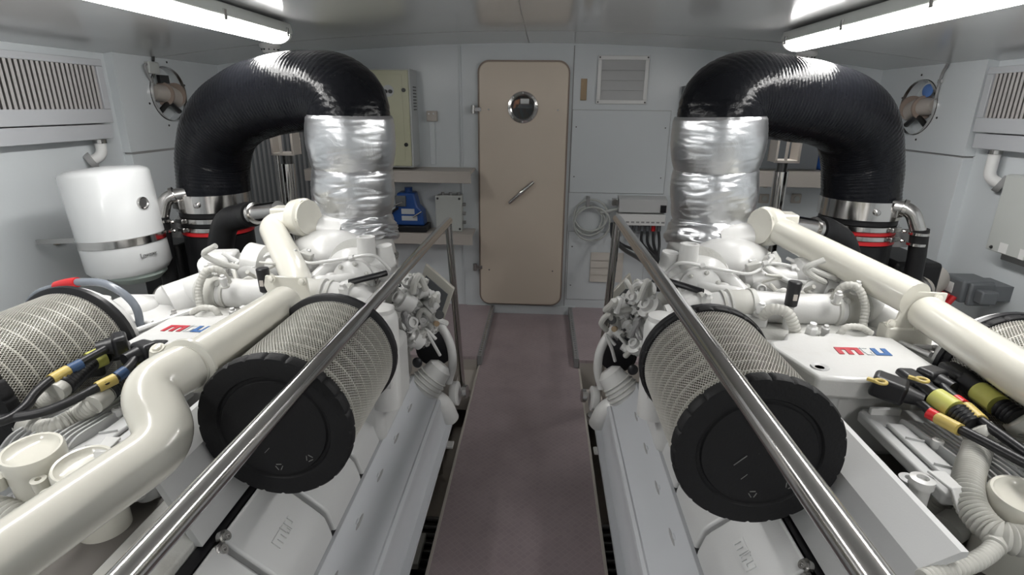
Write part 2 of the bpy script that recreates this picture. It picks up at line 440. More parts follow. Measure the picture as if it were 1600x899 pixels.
# longitudinal engine bearers and bilge ribs seen beside the walkway
k = 14
for s, x0 in enumerate((-.52, .30)):
    t = thing('bilge_grating', 'dark ribbed grating low in the gap on the %s side of the walkway' % ('left' if s == 0 else 'right'), 'grating', (x0+.05, 2.0, -.3))
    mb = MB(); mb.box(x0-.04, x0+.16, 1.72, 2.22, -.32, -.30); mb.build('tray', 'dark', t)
    mb = MB()
    for i in range(9): mb.cyl((x0-.04, 1.76+i*.052, -.285), (x0+.16, 1.76+i*.052, -.285), .012, n=10)
    mb.build('rungs', 'darksteel', t)
    for q in range(2):
        bx = thing('pump_box', 'grey %s box in the bilge on the %s side of the walkway' % (('pump', 'filter')[q], 'left' if s == 0 else 'right'), 'box', (x0+.02, 1.15+q*.28, -.3))
        MB().box(x0-.05, x0+.09, 1.05+q*.4, 1.22+q*.4, -.40, -.15+.05*q).build('body', 'midgrey', bx, bevel=.012)
        MB().box(x0-.03, x0+.07, 1.08+q*.4, 1.19+q*.4, -.15+.05*q, -.135+.05*q).build('lid', 'boxgrey', bx, bevel=.004)
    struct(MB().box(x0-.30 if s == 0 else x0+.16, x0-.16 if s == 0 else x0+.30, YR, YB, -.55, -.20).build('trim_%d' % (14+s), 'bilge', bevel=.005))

# ------------------------------------------------------------------ door
def rrect(x0, x1, z0, z1, r, n=8):
    p = []
    for cx, cz, a0 in ((x1-r, z1-r, 0), (x0+r, z1-r, pi/2), (x0+r, z0+r, pi), (x1-r, z0+r, 3*pi/2)):
        for i in range(n+1):
            a = a0+pi/2*i/n; p.append((cx+r*cos(a), cz+r*sin(a)))
    return p
d0 = P(750, 97, y=YB); d1 = P(886, 97, y=YB); d2 = P(815, 473, y=YB)
dx0, dx1, dz0, dz1 = -.478, .172, .095, 1.948
door = thing('door_1', 'beige metal watertight door with round porthole and lever handle', 'door', (-.15, YB, dz0))
door['kind'] = 'structure'
MB().prism(rrect(dx0-.012, dx1+.012, dz0-.012, dz1+.012, .085), 'y', YB-.022, YB).build('door_seal', 'doorrim', door)
pc = P(817, 168, y=YB-.045); pr = .088
# leaf with porthole opening
k = 48; ou = rrect(dx0, dx1, dz0, dz1, .075, 11)
mb = MB(); yf, yb = YB-.045, YB-.020
# build leaf as ring strips from the hole to the outline
def ray_to_outline(a):
    dxn, dzn = cos(a), sin(a); best = None
    for i in range(len(ou)):
        (ax, az), (bx, bz) = ou[i], ou[(i+1) % len(ou)]
        ex, ez = bx-ax, bz-az; den = dxn*ez-dzn*ex
        if abs(den) < 1e-12: continue
        t = ((ax-pc.x)*ez-(az-pc.z)*ex)/den; u = ((ax-pc.x)*dzn-(az-pc.z)*dxn)/den
        if t > 0 and -1e-6 <= u <= 1+1e-6 and (best is None or t < best): best = t
    return (pc.x+dxn*best, pc.z+dzn*best)
angs = sorted(set([2*pi*i/k for i in range(k)]+[atan2(z-pc.z, x-pc.x) % (2*pi) for x, z in ou]))
O = [ray_to_outline(a) for a in angs]; I = [(pc.x+pr*cos(a), pc.z+pr*sin(a)) for a in angs]; k = len(angs)
vs = [(x, yf, z) for x, z in O]+[(x, yf, z) for x, z in I]+[(x, yb, z) for x, z in O]+[(x, yb, z) for x, z in I]
fs = []
for i in range(k):
    j = (i+1) % k
    fs += [(i, j, k+j, k+i), (2*k+i, 3*k+i, 3*k+j, 2*k+j), (k+i, k+j, 3*k+j, 3*k+i), (i, 2*k+i, 2*k+j, j)]
mb.add(vs, fs); mb.build('door_leaf', 'door', door, bevel=.006, angle=50)
rim = MB().lathe([(pr-.004, .0), (pr-.004, .012), (pr+.004, .016), (pr+.022, .012), (pr+.026, 0)], (pc.x, yf+.001, pc.z), (0, -1, 0), 48, close=False).build('porthole_rim', 'chrome', door)
mb = MB()
for i in range(8): mb.lathe([(.006, 0), (.005, .003)], (pc.x+cos(i*pi/4)*(pr+.014), yf-.013, pc.z+sin(i*pi/4)*(pr+.014)), (0, -1, 0), 8)
mb.build('screws', 'steel', rim)
MB().cyl((pc.x, yf+.006, pc.z), (pc.x, yf+.010, pc.z), pr-.002, n=48).build('porthole_glass', 'glass', door)
ib = MB().cyl((pc.x, yb-.002, pc.z), (pc.x, yb+.0, pc.z), pr-.001, n=48).build('mirrored_view', 'viewbrown', door)  # flat coloured pieces stand in for the view mirrored in the porthole
MB().prism([(pc.x-.075, pc.z-.01), (pc.x-.035, pc.z+.005), (pc.x-.025, pc.z+.06), (pc.x-.06, pc.z+.045)], 'y', yb-.006, yb-.003).build('mirrored_orange', 'orange', ib)
MB().box(pc.x-.02, pc.x+.045, yb-.007, yb-.003, pc.z+.025, pc.z+.062).build('panel', 'whiteplastic', ib, bevel=.003)
MB().box(pc.x-.055, pc.x+.07, yb-.006, yb-.0035, pc.z-.005, pc.z+.022).build('mirrored_dark', 'black', ib)
# lever
hc = P(815, 301, y=yf-.02)
lv = MB().cyl((hc.x, yf+.002, hc.z), (hc.x, yf-.03, hc.z), .016, n=20).build('lever_hub', 'steel', door, bevel=.002)
e1, e2 = P(834, 284, y=yf-.03), P(795, 318, y=yf-.03)
MB().tube([e1, e1*.97+e2*.03, (e1+e2)/2, e1*.03+e2*.97, e2], [.009, .013, .018, .013, .009], 14).build('lever', 'chrome', lv)
for zz in (P(745, 171, y=YB).z, P(748, 415, y=YB).z):
    h = MB().box(dx0-.055, dx0+.015, yf-.012, yf+.0, zz-.014, zz+.014).cyl((dx0-.045, yf-.006, zz-.03), (dx0-.045, yf-.006, zz+.03), .015, n=14).build('hinge', 'steel', door, bevel=.002)
mb = MB()
for sx_, zz in ((dx0+.07, P(745, 171, y=YB).z), (dx1-.07, P(745, 171, y=YB).z), (dx0+.07, .385), (dx1-.07, .385)): mb.lathe([(.007, 0), (.005, .003)], (sx_, yf-.0005, zz), (0, -1, 0), 10)
mb.build('rivets', 'steel', door)
struct(MB().box(-.60, .30, YB-.012, YB, .0, .075).build('baseboard_back', 'wall', bevel=.002))
struct(MB().box(-.625, -.613, YB-.012, YB, .07, 2.05).build('trim_16', 'wall', bevel=.002))
struct(MB().box(.205, .211, YB-.006, YB, .07, 2.06).build('trim_17', 'midgrey'))

# ------------------------------------------------------------------ light fixtures
def fixture(loc, label, L=1.28, w=.15):
    t = thing('tube_light', label, 'light', loc, None)
    x, y, z = loc     # top centre at the ceiling; runs along y from y towards -y
    prof = []
    MB().prism([(x-w/2*.92, z), (x-w/2, z-.035), (x-w/2, z-.05), (x+w/2, z-.05), (x+w/2, z-.035), (x+w/2*.92, z)], 'y', y-L, y).build('housing', 'boxgrey', t, bevel=.006)
    n = 14; pts = [(x+cos(pi+pi*i/n)*w*.47, z-.05+sin(pi+pi*i/n)*.045) for i in range(n+1)]
    MB().prism(pts, 'y', y-L+.03, y-.03).build('diffuser', 'lamp', t)
    mb = MB()
    for yy0, yy1 in ((y-.03, y-.004), (y-L+.004, y-L+.03)):
        mb.prism([(x+cos(pi+pi*i/n)*w*.48, z-.05+sin(pi+pi*i/n)*.046) for i in range(n+1)], 'y', yy0, yy1)
    mb.build('end_cap', 'whiteplastic', t, bevel=.006)
    for q in range(5):
        yy = y-.06-q*(L-.12)/4
        for s in (-1, 1): MB().obox((x+s*w*.505, yy, z-.045), .006, .022, .04).build('clip', 'steel', t, bevel=.002)
    return t
eR = P(1245, 72, z=1.955); eL = P(425, 58, z=1.96)
for (ex, ey, side) in ((eR.x-.01, eR.y, 'right'), (eL.x+.02, eL.y+.03, 'left')):
    a = fixture((ex, ey, ceilz(ex)-.004), 'long lit tube light on the ceiling over the %s engine' % side, L=2.35)
    fixture((ex, ey-2.9, ceilz(ex)-.004), 'tube light on the ceiling behind the camera, over the %s engine' % side, L=1.3)

def detector(px, z, lab):
    p = P(*px, z=z); zc = ceilz(p.x); t = thing('smoke_detector', lab, 'detector', (p.x, p.y, zc))
    MB().lathe([(.058, 0), (.062, -.006), (.062, -.02), (.05, -.03)], (p.x, p.y, zc-.0), (0, 0, 1), 28).build('base', 'whiteplastic', t)
    MB().lathe([(.042, -.03), (.048, -.042), (.04, -.055), (.02, -.06)], (p.x, p.y, zc), (0, 0, 1), 28).build('head', 'whiteplastic', t)
    mb = MB()
    for i in range(10):
        a = i*pi/5; mb.obox((p.x+cos(a)*.046, p.y+sin(a)*.046, zc-.037), .012, .006, .008, Matrix.Rotation(a, 3, 'Z'))
    mb.build('slots', 'black', t)
detector((1260, 88), 1.965, 'small round smoke detector on the ceiling above the right black elbow')
detector((422, 77), 1.965, 'small round smoke detector on the ceiling above the left black elbow')

# ------------------------------------------------------------------ supply vents on the side walls
def vent(sx, xw, yend, label):
    """louvred box on the side wall, far edge at y = yend"""
    xf = xw-sx*.085; y0 = yend-1.25
    t = thing('supply_vent', label, 'vent', (xw, yend-.6, 1.5))
    def bx(x_a, x_b, *r): a, b = sorted((x_a, x_b)); return (a, b)+r
    z0, z1 = 1.535, 1.865
    # frame of four bars
    mb = MB(); fw = .045
    mb.box(*bx(xf, xw, y0, yend, z1-.035, z1)); mb.box(*bx(xf, xw, y0, yend, z0, z0+.075))
    mb.box(*bx(xf, xw, yend-fw, yend, z0+.0751, z1-.0351)); mb.box(*bx(xf, xw, y0, y0+fw, z0+.0751, z1-.0351))
    mb.build('frame', 'sheet', t, bevel=.003)
    MB().box(*bx(xf+sx*.05, xw, y0+fw, yend-fw, z0+.07, z1-.03)).build('backing', 'darksteel', t)
    yy = yend-fw-.014; i = 0
    while yy > y0+fw:
        MB().obox((xf+sx*.016, yy, (z0+z1)/2+.02), .028, .012, z1-z0-.11, Matrix.Rotation(sx*.5, 3, 'Z')).build('louvre', 'slat', t); yy -= .0285; i += 1
    MB().box(*bx(xf+sx*.012, xw, y0, yend-.01, z0-.085, z0-.006)).build('lower_casing', 'sheet', t, bevel=.003)
    return t
vR = P(1523, 190, x=XR-.085).y; vL = P(178, 190, x=XL+.085).y
vent(1, XR, vR, 'white louvred air vent on the right wall below the ceiling')
vent(-1, XL, vL, 'white louvred air vent on the left wall below the ceiling')
# elbows under the vents
def drain(sx, px, xw, label):
    p = P(*px, x=xw-sx*.055); t = thing('drain_elbow', label, 'pipe', p)
    c = Vector((p.x, p.y, 1.47))
    pts = fillet([(c.x, c.y, 1.448), (c.x, c.y, p.z-.02), (xw+sx*.004, c.y, p.z-.045)], .05)
    # turns towards the wall and away
    pts = fillet([(c.x, c.y, 1.449), (c.x, c.y, p.z-.01), (xw+sx*.0, c.y-.045, p.z-.045)], .045)
    MB().tube(pts, .027, 18).build('elbow', 'whiteplastic', t)
    MB().cyl(pts[0], pts[0]+Vector((0, 0, -.02)), .033, n=20).build('collar', 'steel', t)
    e = pts[-1]; d = (pts[-1]-pts[-2]).normalized()
    MB().cyl(e-d*.03, e+d*.0, .045, n=24).build('foam_sleeve', 'midgrey', t)
drain(1, (1545, 275), XR, 'white plastic drain elbow under the vent on the right wall')
drain(-1, (160, 240), XL, 'white plastic drain elbow under the vent on the left wall')
# ================================================================== ENGINES
CXR, CXL = .89, -1.0
def each(parent, name, mtl, builders, **kw):
    for b in builders:
        mb = MB(); b(mb); mb.build(name, mtl, parent, **kw)

def engine(side):
    m = 1 if side == 'left' else -1; cx = CXL if side == 'left' else CXR
    t = thing('diesel_engine', 'large white marine diesel engine on the %s of the walkway, ' % side + ('beneath the S-shaped pipe' if side == 'left' else 'beneath the straight pipe'), 'engine', (cx, 1.3, .2), 'marine diesel engines')
    def E(dx, y, z): return Vector((cx+m*dx, y, z))
    rs0 = random.Random(5)
    def QR(px, py, **k):                       # point read off the right-hand engine
        p = P(px, py, **k); return E(CXR-p.x, p.y, p.z)
    def QL(px, py, **k):
        p = P(px, py, **k); return E(p.x-CXL, p.y, p.z)
    def prof(pts, y0, y1): return [(cx+m*a, b) for a, b in pts], 'y', y0, y1
    Y0 = .22
    # crankcase
    MB().prism(*prof([(-.46, .50), (-.28, .69), (.27, .69), (.455, .50), (.47, .32), (.50, .26), (.36, .05), (.30, -.28), (-.30, -.28), (-.36, .05), (-.47, .32)], Y0, 2.14)).build('crankcase', 'paintdull', t, bevel=.01)
    MB().prism(*prof([(.262, .68), (.262, .718), (.288, .712), (.288, .68)], Y0, 2.1)).build('gap_shade_strip', 'black', t)  # black strip painted in for the dark gap beside the valley shield
    # lower flange feet
    for s in (1, -1):
        for yy in (.9, 1.9):
            MB().box(*sorted((cx+s*.30, cx+s*.52)), yy-.09, yy+.09, -.22, -.19).box(*sorted((cx+s*.33, cx+s*.345)), yy-.08, yy+.08, -.22, .02).build('mount', 'paintdull', t, bevel=.004)
    for s in (1, -1):
        # long shield over the exhaust side
        top = [(.462, .535), (.470, .537), (.567, .432), (.574, .436), (.584, .430), (.588, .418), (.586, .405), (.600, .31), (.604, .304), (.628, .302), (.630, .294)]
        bot = [(a-.012, b-.006) for a, b in reversed(top)]
        sh = MB().prism([(cx+m*s*a, b) for a, b in top+bot], 'y', Y0, 2.115).build('side_shield', 'sheet', t, bevel=.0015)
        if s == 1:
            for i in range(9):
                yy = .43+.21*i
                c = E(.500, yy, .5035); ax = (E(.567, yy, .432)-E(.470, yy, .537)).normalized(); nn = Vector((-ax.z, 0, ax.x)); nn = nn if nn.z > 0 else -nn
                Rm = Matrix((ax, Vector((0, 1, 0)), nn)).transposed()
                MB().ball(c, 1, .0045, .036, .0032, R=Rm).build('lug_shade_line', 'midgrey', sh)  # mid grey colour stands for the shade line of the embossed lug
                MB().ball(c-ax*.007+Vector((0, -.005, 0)), 1, .004, .014, .005, R=Rm).build('lug_rib', 'sheet', sh)
        # cylinder head covers
        for i in range(8):
            y0 = .235+.243*i-.008; y1 = y0+.226
            if y0 < Y0 - .01 or y0 > 1.95: continue
            y1 = min(y1, 2.10)
            pf = [(.292, .66), (.292, .712), (.302, .722), (.428, .610), (.442, .594), (.456, .545), (.462, .50), (.43, .48)]
            hc_ = MB().prism([(cx+m*s*a, b) for a, b in pf], 'y', y0, y1).build('head_cover', 'plate', t, bevel=.014, seg=3)
            if s == 1:
                # embossed letters reading along the cover
                ax = (E(.428, 0, .610)-E(.302, 0, .722)).normalized(); ex = Vector((0, 1, 0)); h = .026
                o = E(.302, y0+.065, .722)+ax*.128
                up = -ax
                for key, L in zip(('m', 't', 'u'), letters()):
                    if m == 1: L2 = [[(a*h, b*h) for a, b in r] for r in L]; o2, ex2 = o, ex
                    else: L2 = [[(a*h, b*h) for a, b in r] for r in L]; o2, ex2 = o+Vector((0, 3.5*h, 0)), -ex
                    mb = MB(); patch(mb, o2, ex2, up, L2, .003 if m == 1 else .003)
                    # make sure the letters stand proud of the cover
                    nn = ex2.cross(up); 
                    if nn.z < 0:
                        mb = MB(); patch(mb, o2, ex2, up, L2, -.003)
                    mb.build('raised_letter', 'plate', hc_, flat=True)
                if i > 0:
                    for dd, zz, q in ((.306, .716, .018), (.315, .708, -.012)):
                        c = E(dd, y0-.006+q, zz+.001)
                        MB().lathe([(.016, -.012), (.016, .0), (.0105, .001), (.0105, .007), (.005, .007), (.005, .002)], c, (E(.7, 0, 1)-E(0, 0, 0)*1)-(E(0, 0, 0)), 20).build('cover_bolt', 'steel', hc_)
        MB().prism([(cx+m*s*a, b) for a, b in [(.29, .66), (.29, .700), (.424, .588), (.446, .535), (.452, .49), (.42, .47)]], 'y', Y0, 2.09).build('cover_gap_shade', 'midgrey', t)  # mid grey filler puts the wedge shadows between head covers into colour
        MB().prism([(cx+m*s*a, b) for a, b in [(.448, .50), (.448, .535), (.462, .532), (.462, .50)]], 'y', Y0, 2.10).build('gap_shade_strip', 'black', t)  # black strip stands for the shaded gap between side shield and covers
        # plates shielding the valley
        pts = [(.276, .722), (.212, .884), (.150, .925), (.138, .926), (.138, .915), (.200, .875), (.258, .722)]
        MB().prism([(cx+m*s*a, b) for a, b in pts], 'y', (.80 if m == -1 else .93) if s == 1 else 1.05, 1.47).build('valley_shield', 'plate', t, angle=18)
        MB().prism([(cx+m*s*a, b) for a, b in [(.258, .69), (.258, .735), (.20, .76), (.13, .76), (.13, .69)]], 'y', Y0, 2.0).build('head_rail', 'paintdull', t, bevel=.005)
    MB().box(cx-.14, cx+.14, .5, 1.9, .68, .745).build('valley_floor', 'dark', t)  # dark tone puts the shade of the valley gap into the colour
    # logo cover
    pl = [(-.19, 1.345), (-.06, 1.318), (.08, 1.312), (.165, 1.318), (.212, 1.50), (.205, 1.545), (.155, 1.56), (.125, 1.615), (.07, 1.62), (.055, 1.60), (.02, 1.60), (.0, 1.625), (-.06, 1.625), (-.075, 1.605), (-.10, 1.605), (-.115, 1.62), (-.185, 1.60)]
    lc = MB().prism([(cx+m*a, b) for a, b in pl], 'z', .93, .992).build('logo_cover', 'paint', t, bevel=.014, seg=3)
    MB().prism([(cx+m*a, b) for a, b in [(-.175, 1.35), (.15, 1.335), (.20, 1.49), (.10, 1.58), (-.17, 1.57)]], 'z', .74, .94).build('cover_base', 'paint', t, bevel=.02)
    h = .040
    lx = (.045 if m == 1 else .0)
    o = Vector((P(1302, 545, z=.993).x if m == -1 else P(258, 513, z=.993).x, 1.462 if m == -1 else 1.475, .993))
    for key, L, mt in zip('mtu', letters(.12), ('logored', 'logogrey', 'logoblue')):
        mb = MB(); patch(mb, o, Vector((1, 0, 0)), Vector((0, 1.15, 0)), [[(a*h*(1.03 if m == -1 else .93), b*h) for a, b in r] for r in L], .0012); mb.build('logo_letter', mt, lc, flat=True)
    c = E(.135, 1.375, .992); MB().lathe([(.024, 0), (.022, .0035), (.015, .002), (.012, -.0)], c, (0, 0, 1), 24).build('cover_plug', 'plate', lc)
    # engine control unit with curved fins
    x_in, x_out, ya, yb_ = .05, -.22, .985, 1.33
    pb = [(x_in, ya), (x_out, ya), (x_out, yb_-.03), (-.20, yb_), (x_in-.02, yb_), (x_in, yb_-.02)]
    cu = MB().prism([(cx+m*a, b) for a, b in pb], 'z', .872, .900).build('control_unit', 'plate', t, bevel=.006)
    MB().prism([(cx+m*a, b) for a, b in [(x_in-.028, ya+.03), (x_in-.07, ya+.03), (x_in-.072, yb_-.09), (x_in-.028, yb_-.09)]], 'z', .900, .911).build('raised_pocket', 'plate', cu, bevel=.005)
    for q in range(12):
        a0 = x_in-.080-.0155*q
        if a0-.03 < x_out+.0: break
        ye = yb_-.075-.004*q
        pts = smooth_path([E(a0+.010, ye, .899), E(a0+.009, ye-.012, .920), E(a0+.004, ye-.08, .924), E(a0-.008, ya+.11, .924), E(a0-.020, ya+.05, .920), E(a0-.026, ya+.015, .899)], 6)
        vs = []; fs = []; w = .0038; n_ = len(pts)
        for i_, p_ in enumerate(pts):
            dv = (pts[min(i_+1, n_-1)]-pts[max(i_-1, 0)]); dv.z = 0; dv.normalize(); sd = Vector((-dv.y, dv.x, 0))
            lo = Vector((p_.x, p_.y, .897)); vs += [lo-sd*w*1.2, lo+sd*w*1.2, p_+sd*w*.7, p_-sd*w*.7]
        for i_ in range(n_-1):
            for c_ in range(4): a_, b_ = i_*4+c_, i_*4+(c_+1) % 4; fs.append((a_, b_, b_+4, a_+4))
        MB().add(vs, fs).build('cooling_fin', 'plate', cu, angle=50)
    for q in range(2):
        MB().obox(E(x_in-.05, ya+.08+.10*q, .912), .038, .003, .010, Matrix.Rotation(.4*m, 3, 'Z')).build('pocket_web', 'plate', cu, bevel=.001)
    MB().obox(E(x_in-.06, yb_-.03, .908), .075, .012, .02).build('connector_comb', 'whiteplastic', cu, bevel=.002)
    for c, r in ((QR(1326, 606, z=.945), .019), (QR(1442, 748, z=.925), .021), (E(-.17, 1.16, .93), .014), (QR(1466, 688, z=.93), .011)):
        MB().lathe([(r*.9, -.14 if r > .02 else -.03), (r*.9, -.02), (r*1.1, -.018), (r*1.1, 0), (r*.55, .002), (r*.5, -.006), (0.001, -.006)], c, (0, 0, 1), 24).build('mount_boss', 'paint', cu)
    for c in (QR(1298, 616, z=.93), QR(1422, 748, z=.90)):
        MB().lathe([(.022, -.14), (.022, -.012), (.021, 0), (.010, .001), (.008, -.008), (0.001, -.008)], c, (0, 0, 1), 24).build('rubber_mount', 'plate', cu)
    mb = MB(); c0 = QR(1462, 738, z=.93)
    mb.slab([c0+Vector(v) for v in ((-.018, 0, .004), (.018, 0, .004), (.022*1, -.05, .0), (-.004, -.055, .0))], .006)
    mb.slab([c0+Vector(v) for v in ((-.004, -.052, .002), (.022, -.048, .002), (.028, -.075, -.04), (.004, -.08, -.04))], .005)
    mb.build('mount_strap', 'paint', cu, bevel=.002)
    # fuel filter caps
    spots = [QL(50, 705, z=.93), QL(130, 727, z=.925)] if m == 1 else [QR(1602, 778, z=.93), QR(1710, 800, z=.93)]
    for p in spots:
        ax = Vector((.05*m, -.12, 1)).normalized()
        f = MB().lathe([(.050, -.20), (.055, -.05), (.055, -.03), (.058, -.028), (.058, 0), (.055, .006), (.050, .005), (.046, -.004), (.03, -.009), (.001, -.011)], p, ax, 40).build('fuel_filter_cap', 'cream', t, angle=50)
        for k in range(4):
            a = pi/4+k*pi/2; c = p+Vector((cos(a)*.066, sin(a)*.066, -.035))
            MB().lathe([(.014, -.03), (.015, 0), (.006, .001), (.006, -.008)], c, ax, 16).build('lug', 'cream', f)
    MB().tube(smooth_path([E(-.17, .99, .66), E(-.10, 1.0, .64), E(.0, 1.0, .65), E(.12, .99, .66)]), .06, 20).build('filter_head', 'paintdull', t)
    # intake housings behind the filters
    for s, fx in ((1, (CXR-.479) if m == -1 else .40), (-1, (CXR-1.30) if m == -1 else -.40)):
        y1 = 1.46; zz = .945
        c = E(fx, y1+.01, zz)
        hs = MB().lathe([(.165, 0), (.172, .012), (.172, .03), (.15, .06), (.10, .11), (.08, .14)], c, (0, 1, 0), 40).build('intake_housing', 'paint', t)
        MB().lathe([(.178, .0), (.184, .003), (.184, .018), (.178, .021)], E(fx, y1-.002, zz), (0, 1, 0), 48).build('clamp_band', 'black', hs)
        if s == 1: MB().tube(fillet([E(fx, y1+.11, zz), E(fx, y1+.24, zz-.01), E(fx-s*.10, y1+.46, zz+.03), E(fx-s*.16, y1+.52, zz+.05)], .1), .088, 22).build('intake_duct', 'paint', hs)
        else:
            pg_ = [(-.56, y1+.03), (-.24, y1+.03), (-.20, y1+.13), (-.14, y1+.30), (-.22, y1+.42), (-.50, y1+.40), (-.58, y1+.2)]
            ct = MB().prism([(cx+m*a, b) for a, b in pg_], 'z', .80, .965).build('intake_casting', 'paint', hs, bevel=.022, seg=3)
            for (a1, b1), (a2, b2) in (((-.25, y1+.06), (-.21, y1+.16)), ((-.21, y1+.16), (-.16, y1+.30)), ((-.54, y1+.10), (-.24, y1+.12)), ((-.50, y1+.36), (-.20, y1+.38))):
                v0, v1 = E(a1, b1, .972), E(a2, b2, .972); MB().tube([v0, v1], .009, 8).build('casting_rib', 'paint', ct)
            MB().ball(E(-.42, y1+.27, .96), .085, 1, .9, .55).build('casting_dome', 'paint', ct)
            for a1, b1 in ((-.28, y1+.09), (-.22, y1+.20), (-.18, y1+.33), (-.46, y1+.14), (-.33, y1+.38), (-.26, y1+.40)):
                MB().bolt(E(a1, b1, .966), (0, 0, 1), .009, .02).build('casting_bolt', 'steel' if a1 > -.3 else 'paint', ct)
            MB().tube(fillet([E(-.30, y1+.30, .97), E(-.20, y1+.40, 1.0), E(-.12, y1+.45, 1.02)], .06), .07, 22).build('duct_end', 'paint', ct)
        d = s*.085
        cn = MB().lathe([(.052, -.34), (.054, -.02), (.048, 0), (.044, .004), (.044, .018), (.036, .022), (.001, .022)], E(fx+d, 1.66, 1.00), (0, 0, 1), 28).build('canister', 'paint', t)
        MB().obox(E(fx+d, 1.60, .86), .08, .03, .20).build('canister_bracket', 'paint', cn, bevel=.004)
        MB().box(*sorted((cx+m*s*.33, cx+m*s*.48)), 1.62, 2.02, .52, .80).build('gear_casing', 'paint', t, bevel=.03, seg=3)
    # bracket shelves ending in bolts beside the logo cover
    for s in (1, -1):
        b = MB().prism([(cx+m*s*a, q) for a, q in [(.10, 1.58), (.30, 1.53), (.33, 1.66), (.12, 1.70)]], 'z', .925, .945).prism([(cx+m*s*a, q) for a, q in [(.12, 1.575), (.30, 1.53), (.30, 1.54), (.12, 1.585)]], 'z', .86, .95).build('bracket', 'paint', t, bevel=.004)
        for q in ((.13, 1.60), (.28, 1.565), (.22, 1.64)): MB().bolt(E(s*q[0], q[1], .945), (0, 0, 1), .009, .012).build('bolt', 'steel', b)
    # charge-air pipe across the engine
    pth = smooth_path([QR(1045, 500, y=1.76), QR(1100, 484, y=1.76), QR(1160, 478, y=1.76), QR(1230, 482, y=1.77), QR(1300, 484, y=1.78), QR(1360, 484, y=1.80), QR(1410, 500, y=1.82)], 6)
    cp = MB().tube(pth, .052, 24).build('charge_air_pipe', 'paint', t)
    for px, w, r in ((1100, .016, .060), (1128, .012, .057), (1134, .012, .059), (1166, .02, .059), (1176, .01, .057), (1310, .014, .058), (1345, .02, .058), (1352, .008, .060)):
        c = QR(px, 480, y=1.765)
        j = min(range(len(pth)), key=lambda i: abs(pth[i].x-c.x)); d = (pth[min(j+1, len(pth)-1)]-pth[max(0, j-1)]).normalized()
        MB().lathe([(r-.006, -w/2), (r, -w/2+.002), (r, w/2-.002), (r-.006, w/2)], pth[j], d, 28).build('hose_clamp', 'paintdull', cp)
    MB().tube(smooth_path([QR(1362, 486, y=1.80), QR(1385, 492, y=1.80), QR(1402, 500, y=1.80)], 4), .036, 18).build('reducer', 'paint', cp)
    # corrugated breather hoses looping over the charge pipe
    for pts, r in (([(1190, 496, 1.68), (1205, 484, 1.66), (1228, 488, 1.64), (1240, 508, 1.63), (1243, 532, 1.63)], .017),
                   ([(1300, 470, 1.76), (1318, 448, 1.74), (1340, 450, 1.72), (1352, 478, 1.70), (1348, 510, 1.68)], .012),
                   ([(1310, 525, 1.62), (1322, 512, 1.62), (1345, 512, 1.62), (1362, 522, 1.62)], .010),
                   ([(1290, 462, 1.9), (1310, 440, 1.88), (1330, 436, 1.86), (1346, 448, 1.84)], .012)):
        MB().corr([QR(a, b, y=c) for a, b, c in pts], r, .011).build('breather_hose', 'conduit', t)
    # dipstick with black cap
    a, b = QR(1235, 478, y=1.70), QR(1243, 440, y=1.70)
    dp = MB().cyl(a+(a-b)*1.2, a, .012).build('dipstick_tube', 'paint', t)
    MB().cyl(a, b, .019, .021, ch=.003).build('black_cap', 'black', dp)
    dd = (b-a); MB().obox(a+dd*.42+Vector((0, -.021, 0)), .012, .003, .02).build('cap_label', 'beige', dp)
    # fittings on the charge pipe
    for px, py, y, r, h in ((1268, 516, 1.62, .018, .05), (1290, 515, 1.66, .012, .03), (1105, 468, 1.70, .017, .045), (1340, 446, 1.74, .012, .03), (1310, 462, 1.70, .012, .03), (1190, 480, 1.68, .016, .03)):
        c = QR(px, py, y=y); fb = MB().lathe([(r*.8, -h), (r*.8, -h*.3), (r, -h*.3), (r, h*.2), (r*.6, h*.3), (r*.6, h*.5)], c, (0, -.2, 1), 6 if r > .015 else 12).build('fitting', 'paint', t)
        MB().lathe([(r*1.2, -h), (r*1.2, -h*.8)], c, (0, -.2, 1), 16).build('washer', 'paintdull', fb)
    # turbochargers and exhaust housing
    c = QR(1140, 412, y=2.22)
    eh = MB().ball(c, .175, 1.0, .75, .60, 32, 20).build('exhaust_housing', 'paint', t)
    c1 = QR(1112, 372, y=2.42); MB().lathe([(.205, -.17), (.20, -.12), (.18, -.02), (.165, .04)], c1, (0, 0, 1), 36).build('outlet_neck', 'paint', t)
    MB().tube([QR(1192, 372, y=2.3), QR(1120, 378, y=2.3)], .07, 20).build('cross_duct', 'paint', eh)
    # compressor housing with filler boss
    c = QR(1086, 425, y=2.02); ch = MB().ball(c, .112, 1.1, .9, .72, 28, 16).build('compressor_housing', 'paint', t)
    b = QR(1078, 381, y=1.97); MB().lathe([(.036, -.09), (.033, -.01), (.034, 0), (.024, .001), (.022, -.006), (.001, -.006)], b, (0, 0, 1), 28).build('filler_boss', 'paint', ch)
    a = QR(1048, 394, y=2.0); MB().lathe([(.036, -.10), (.03, 0), (.024, .002), (.001, .002)], a, (-.1*m, -.1, 1), 24).build('side_boss', 'paint', ch)
    MB().lathe([(.05, 0), (.075, .015), (.075, .05), (.05, .065)], QR(1088, 448, y=1.92), (0, -1, .15), 30).build('volute', 'paint', ch)
    for px, py, y, r in ((1090, 452, 1.86, .028), (1130, 456, 1.86, .032), (1190, 452, 1.88, .018)):
        MB().lathe([(r, -.05), (r, 0), (r*.75, .004), (r*.7, -.004), (r*.35, -.004), (r*.3, .004), (.001, .004)], QR(px, py, y=y), (.1*m, -1, .2), 24).build('port_boss', 'paint', ch)
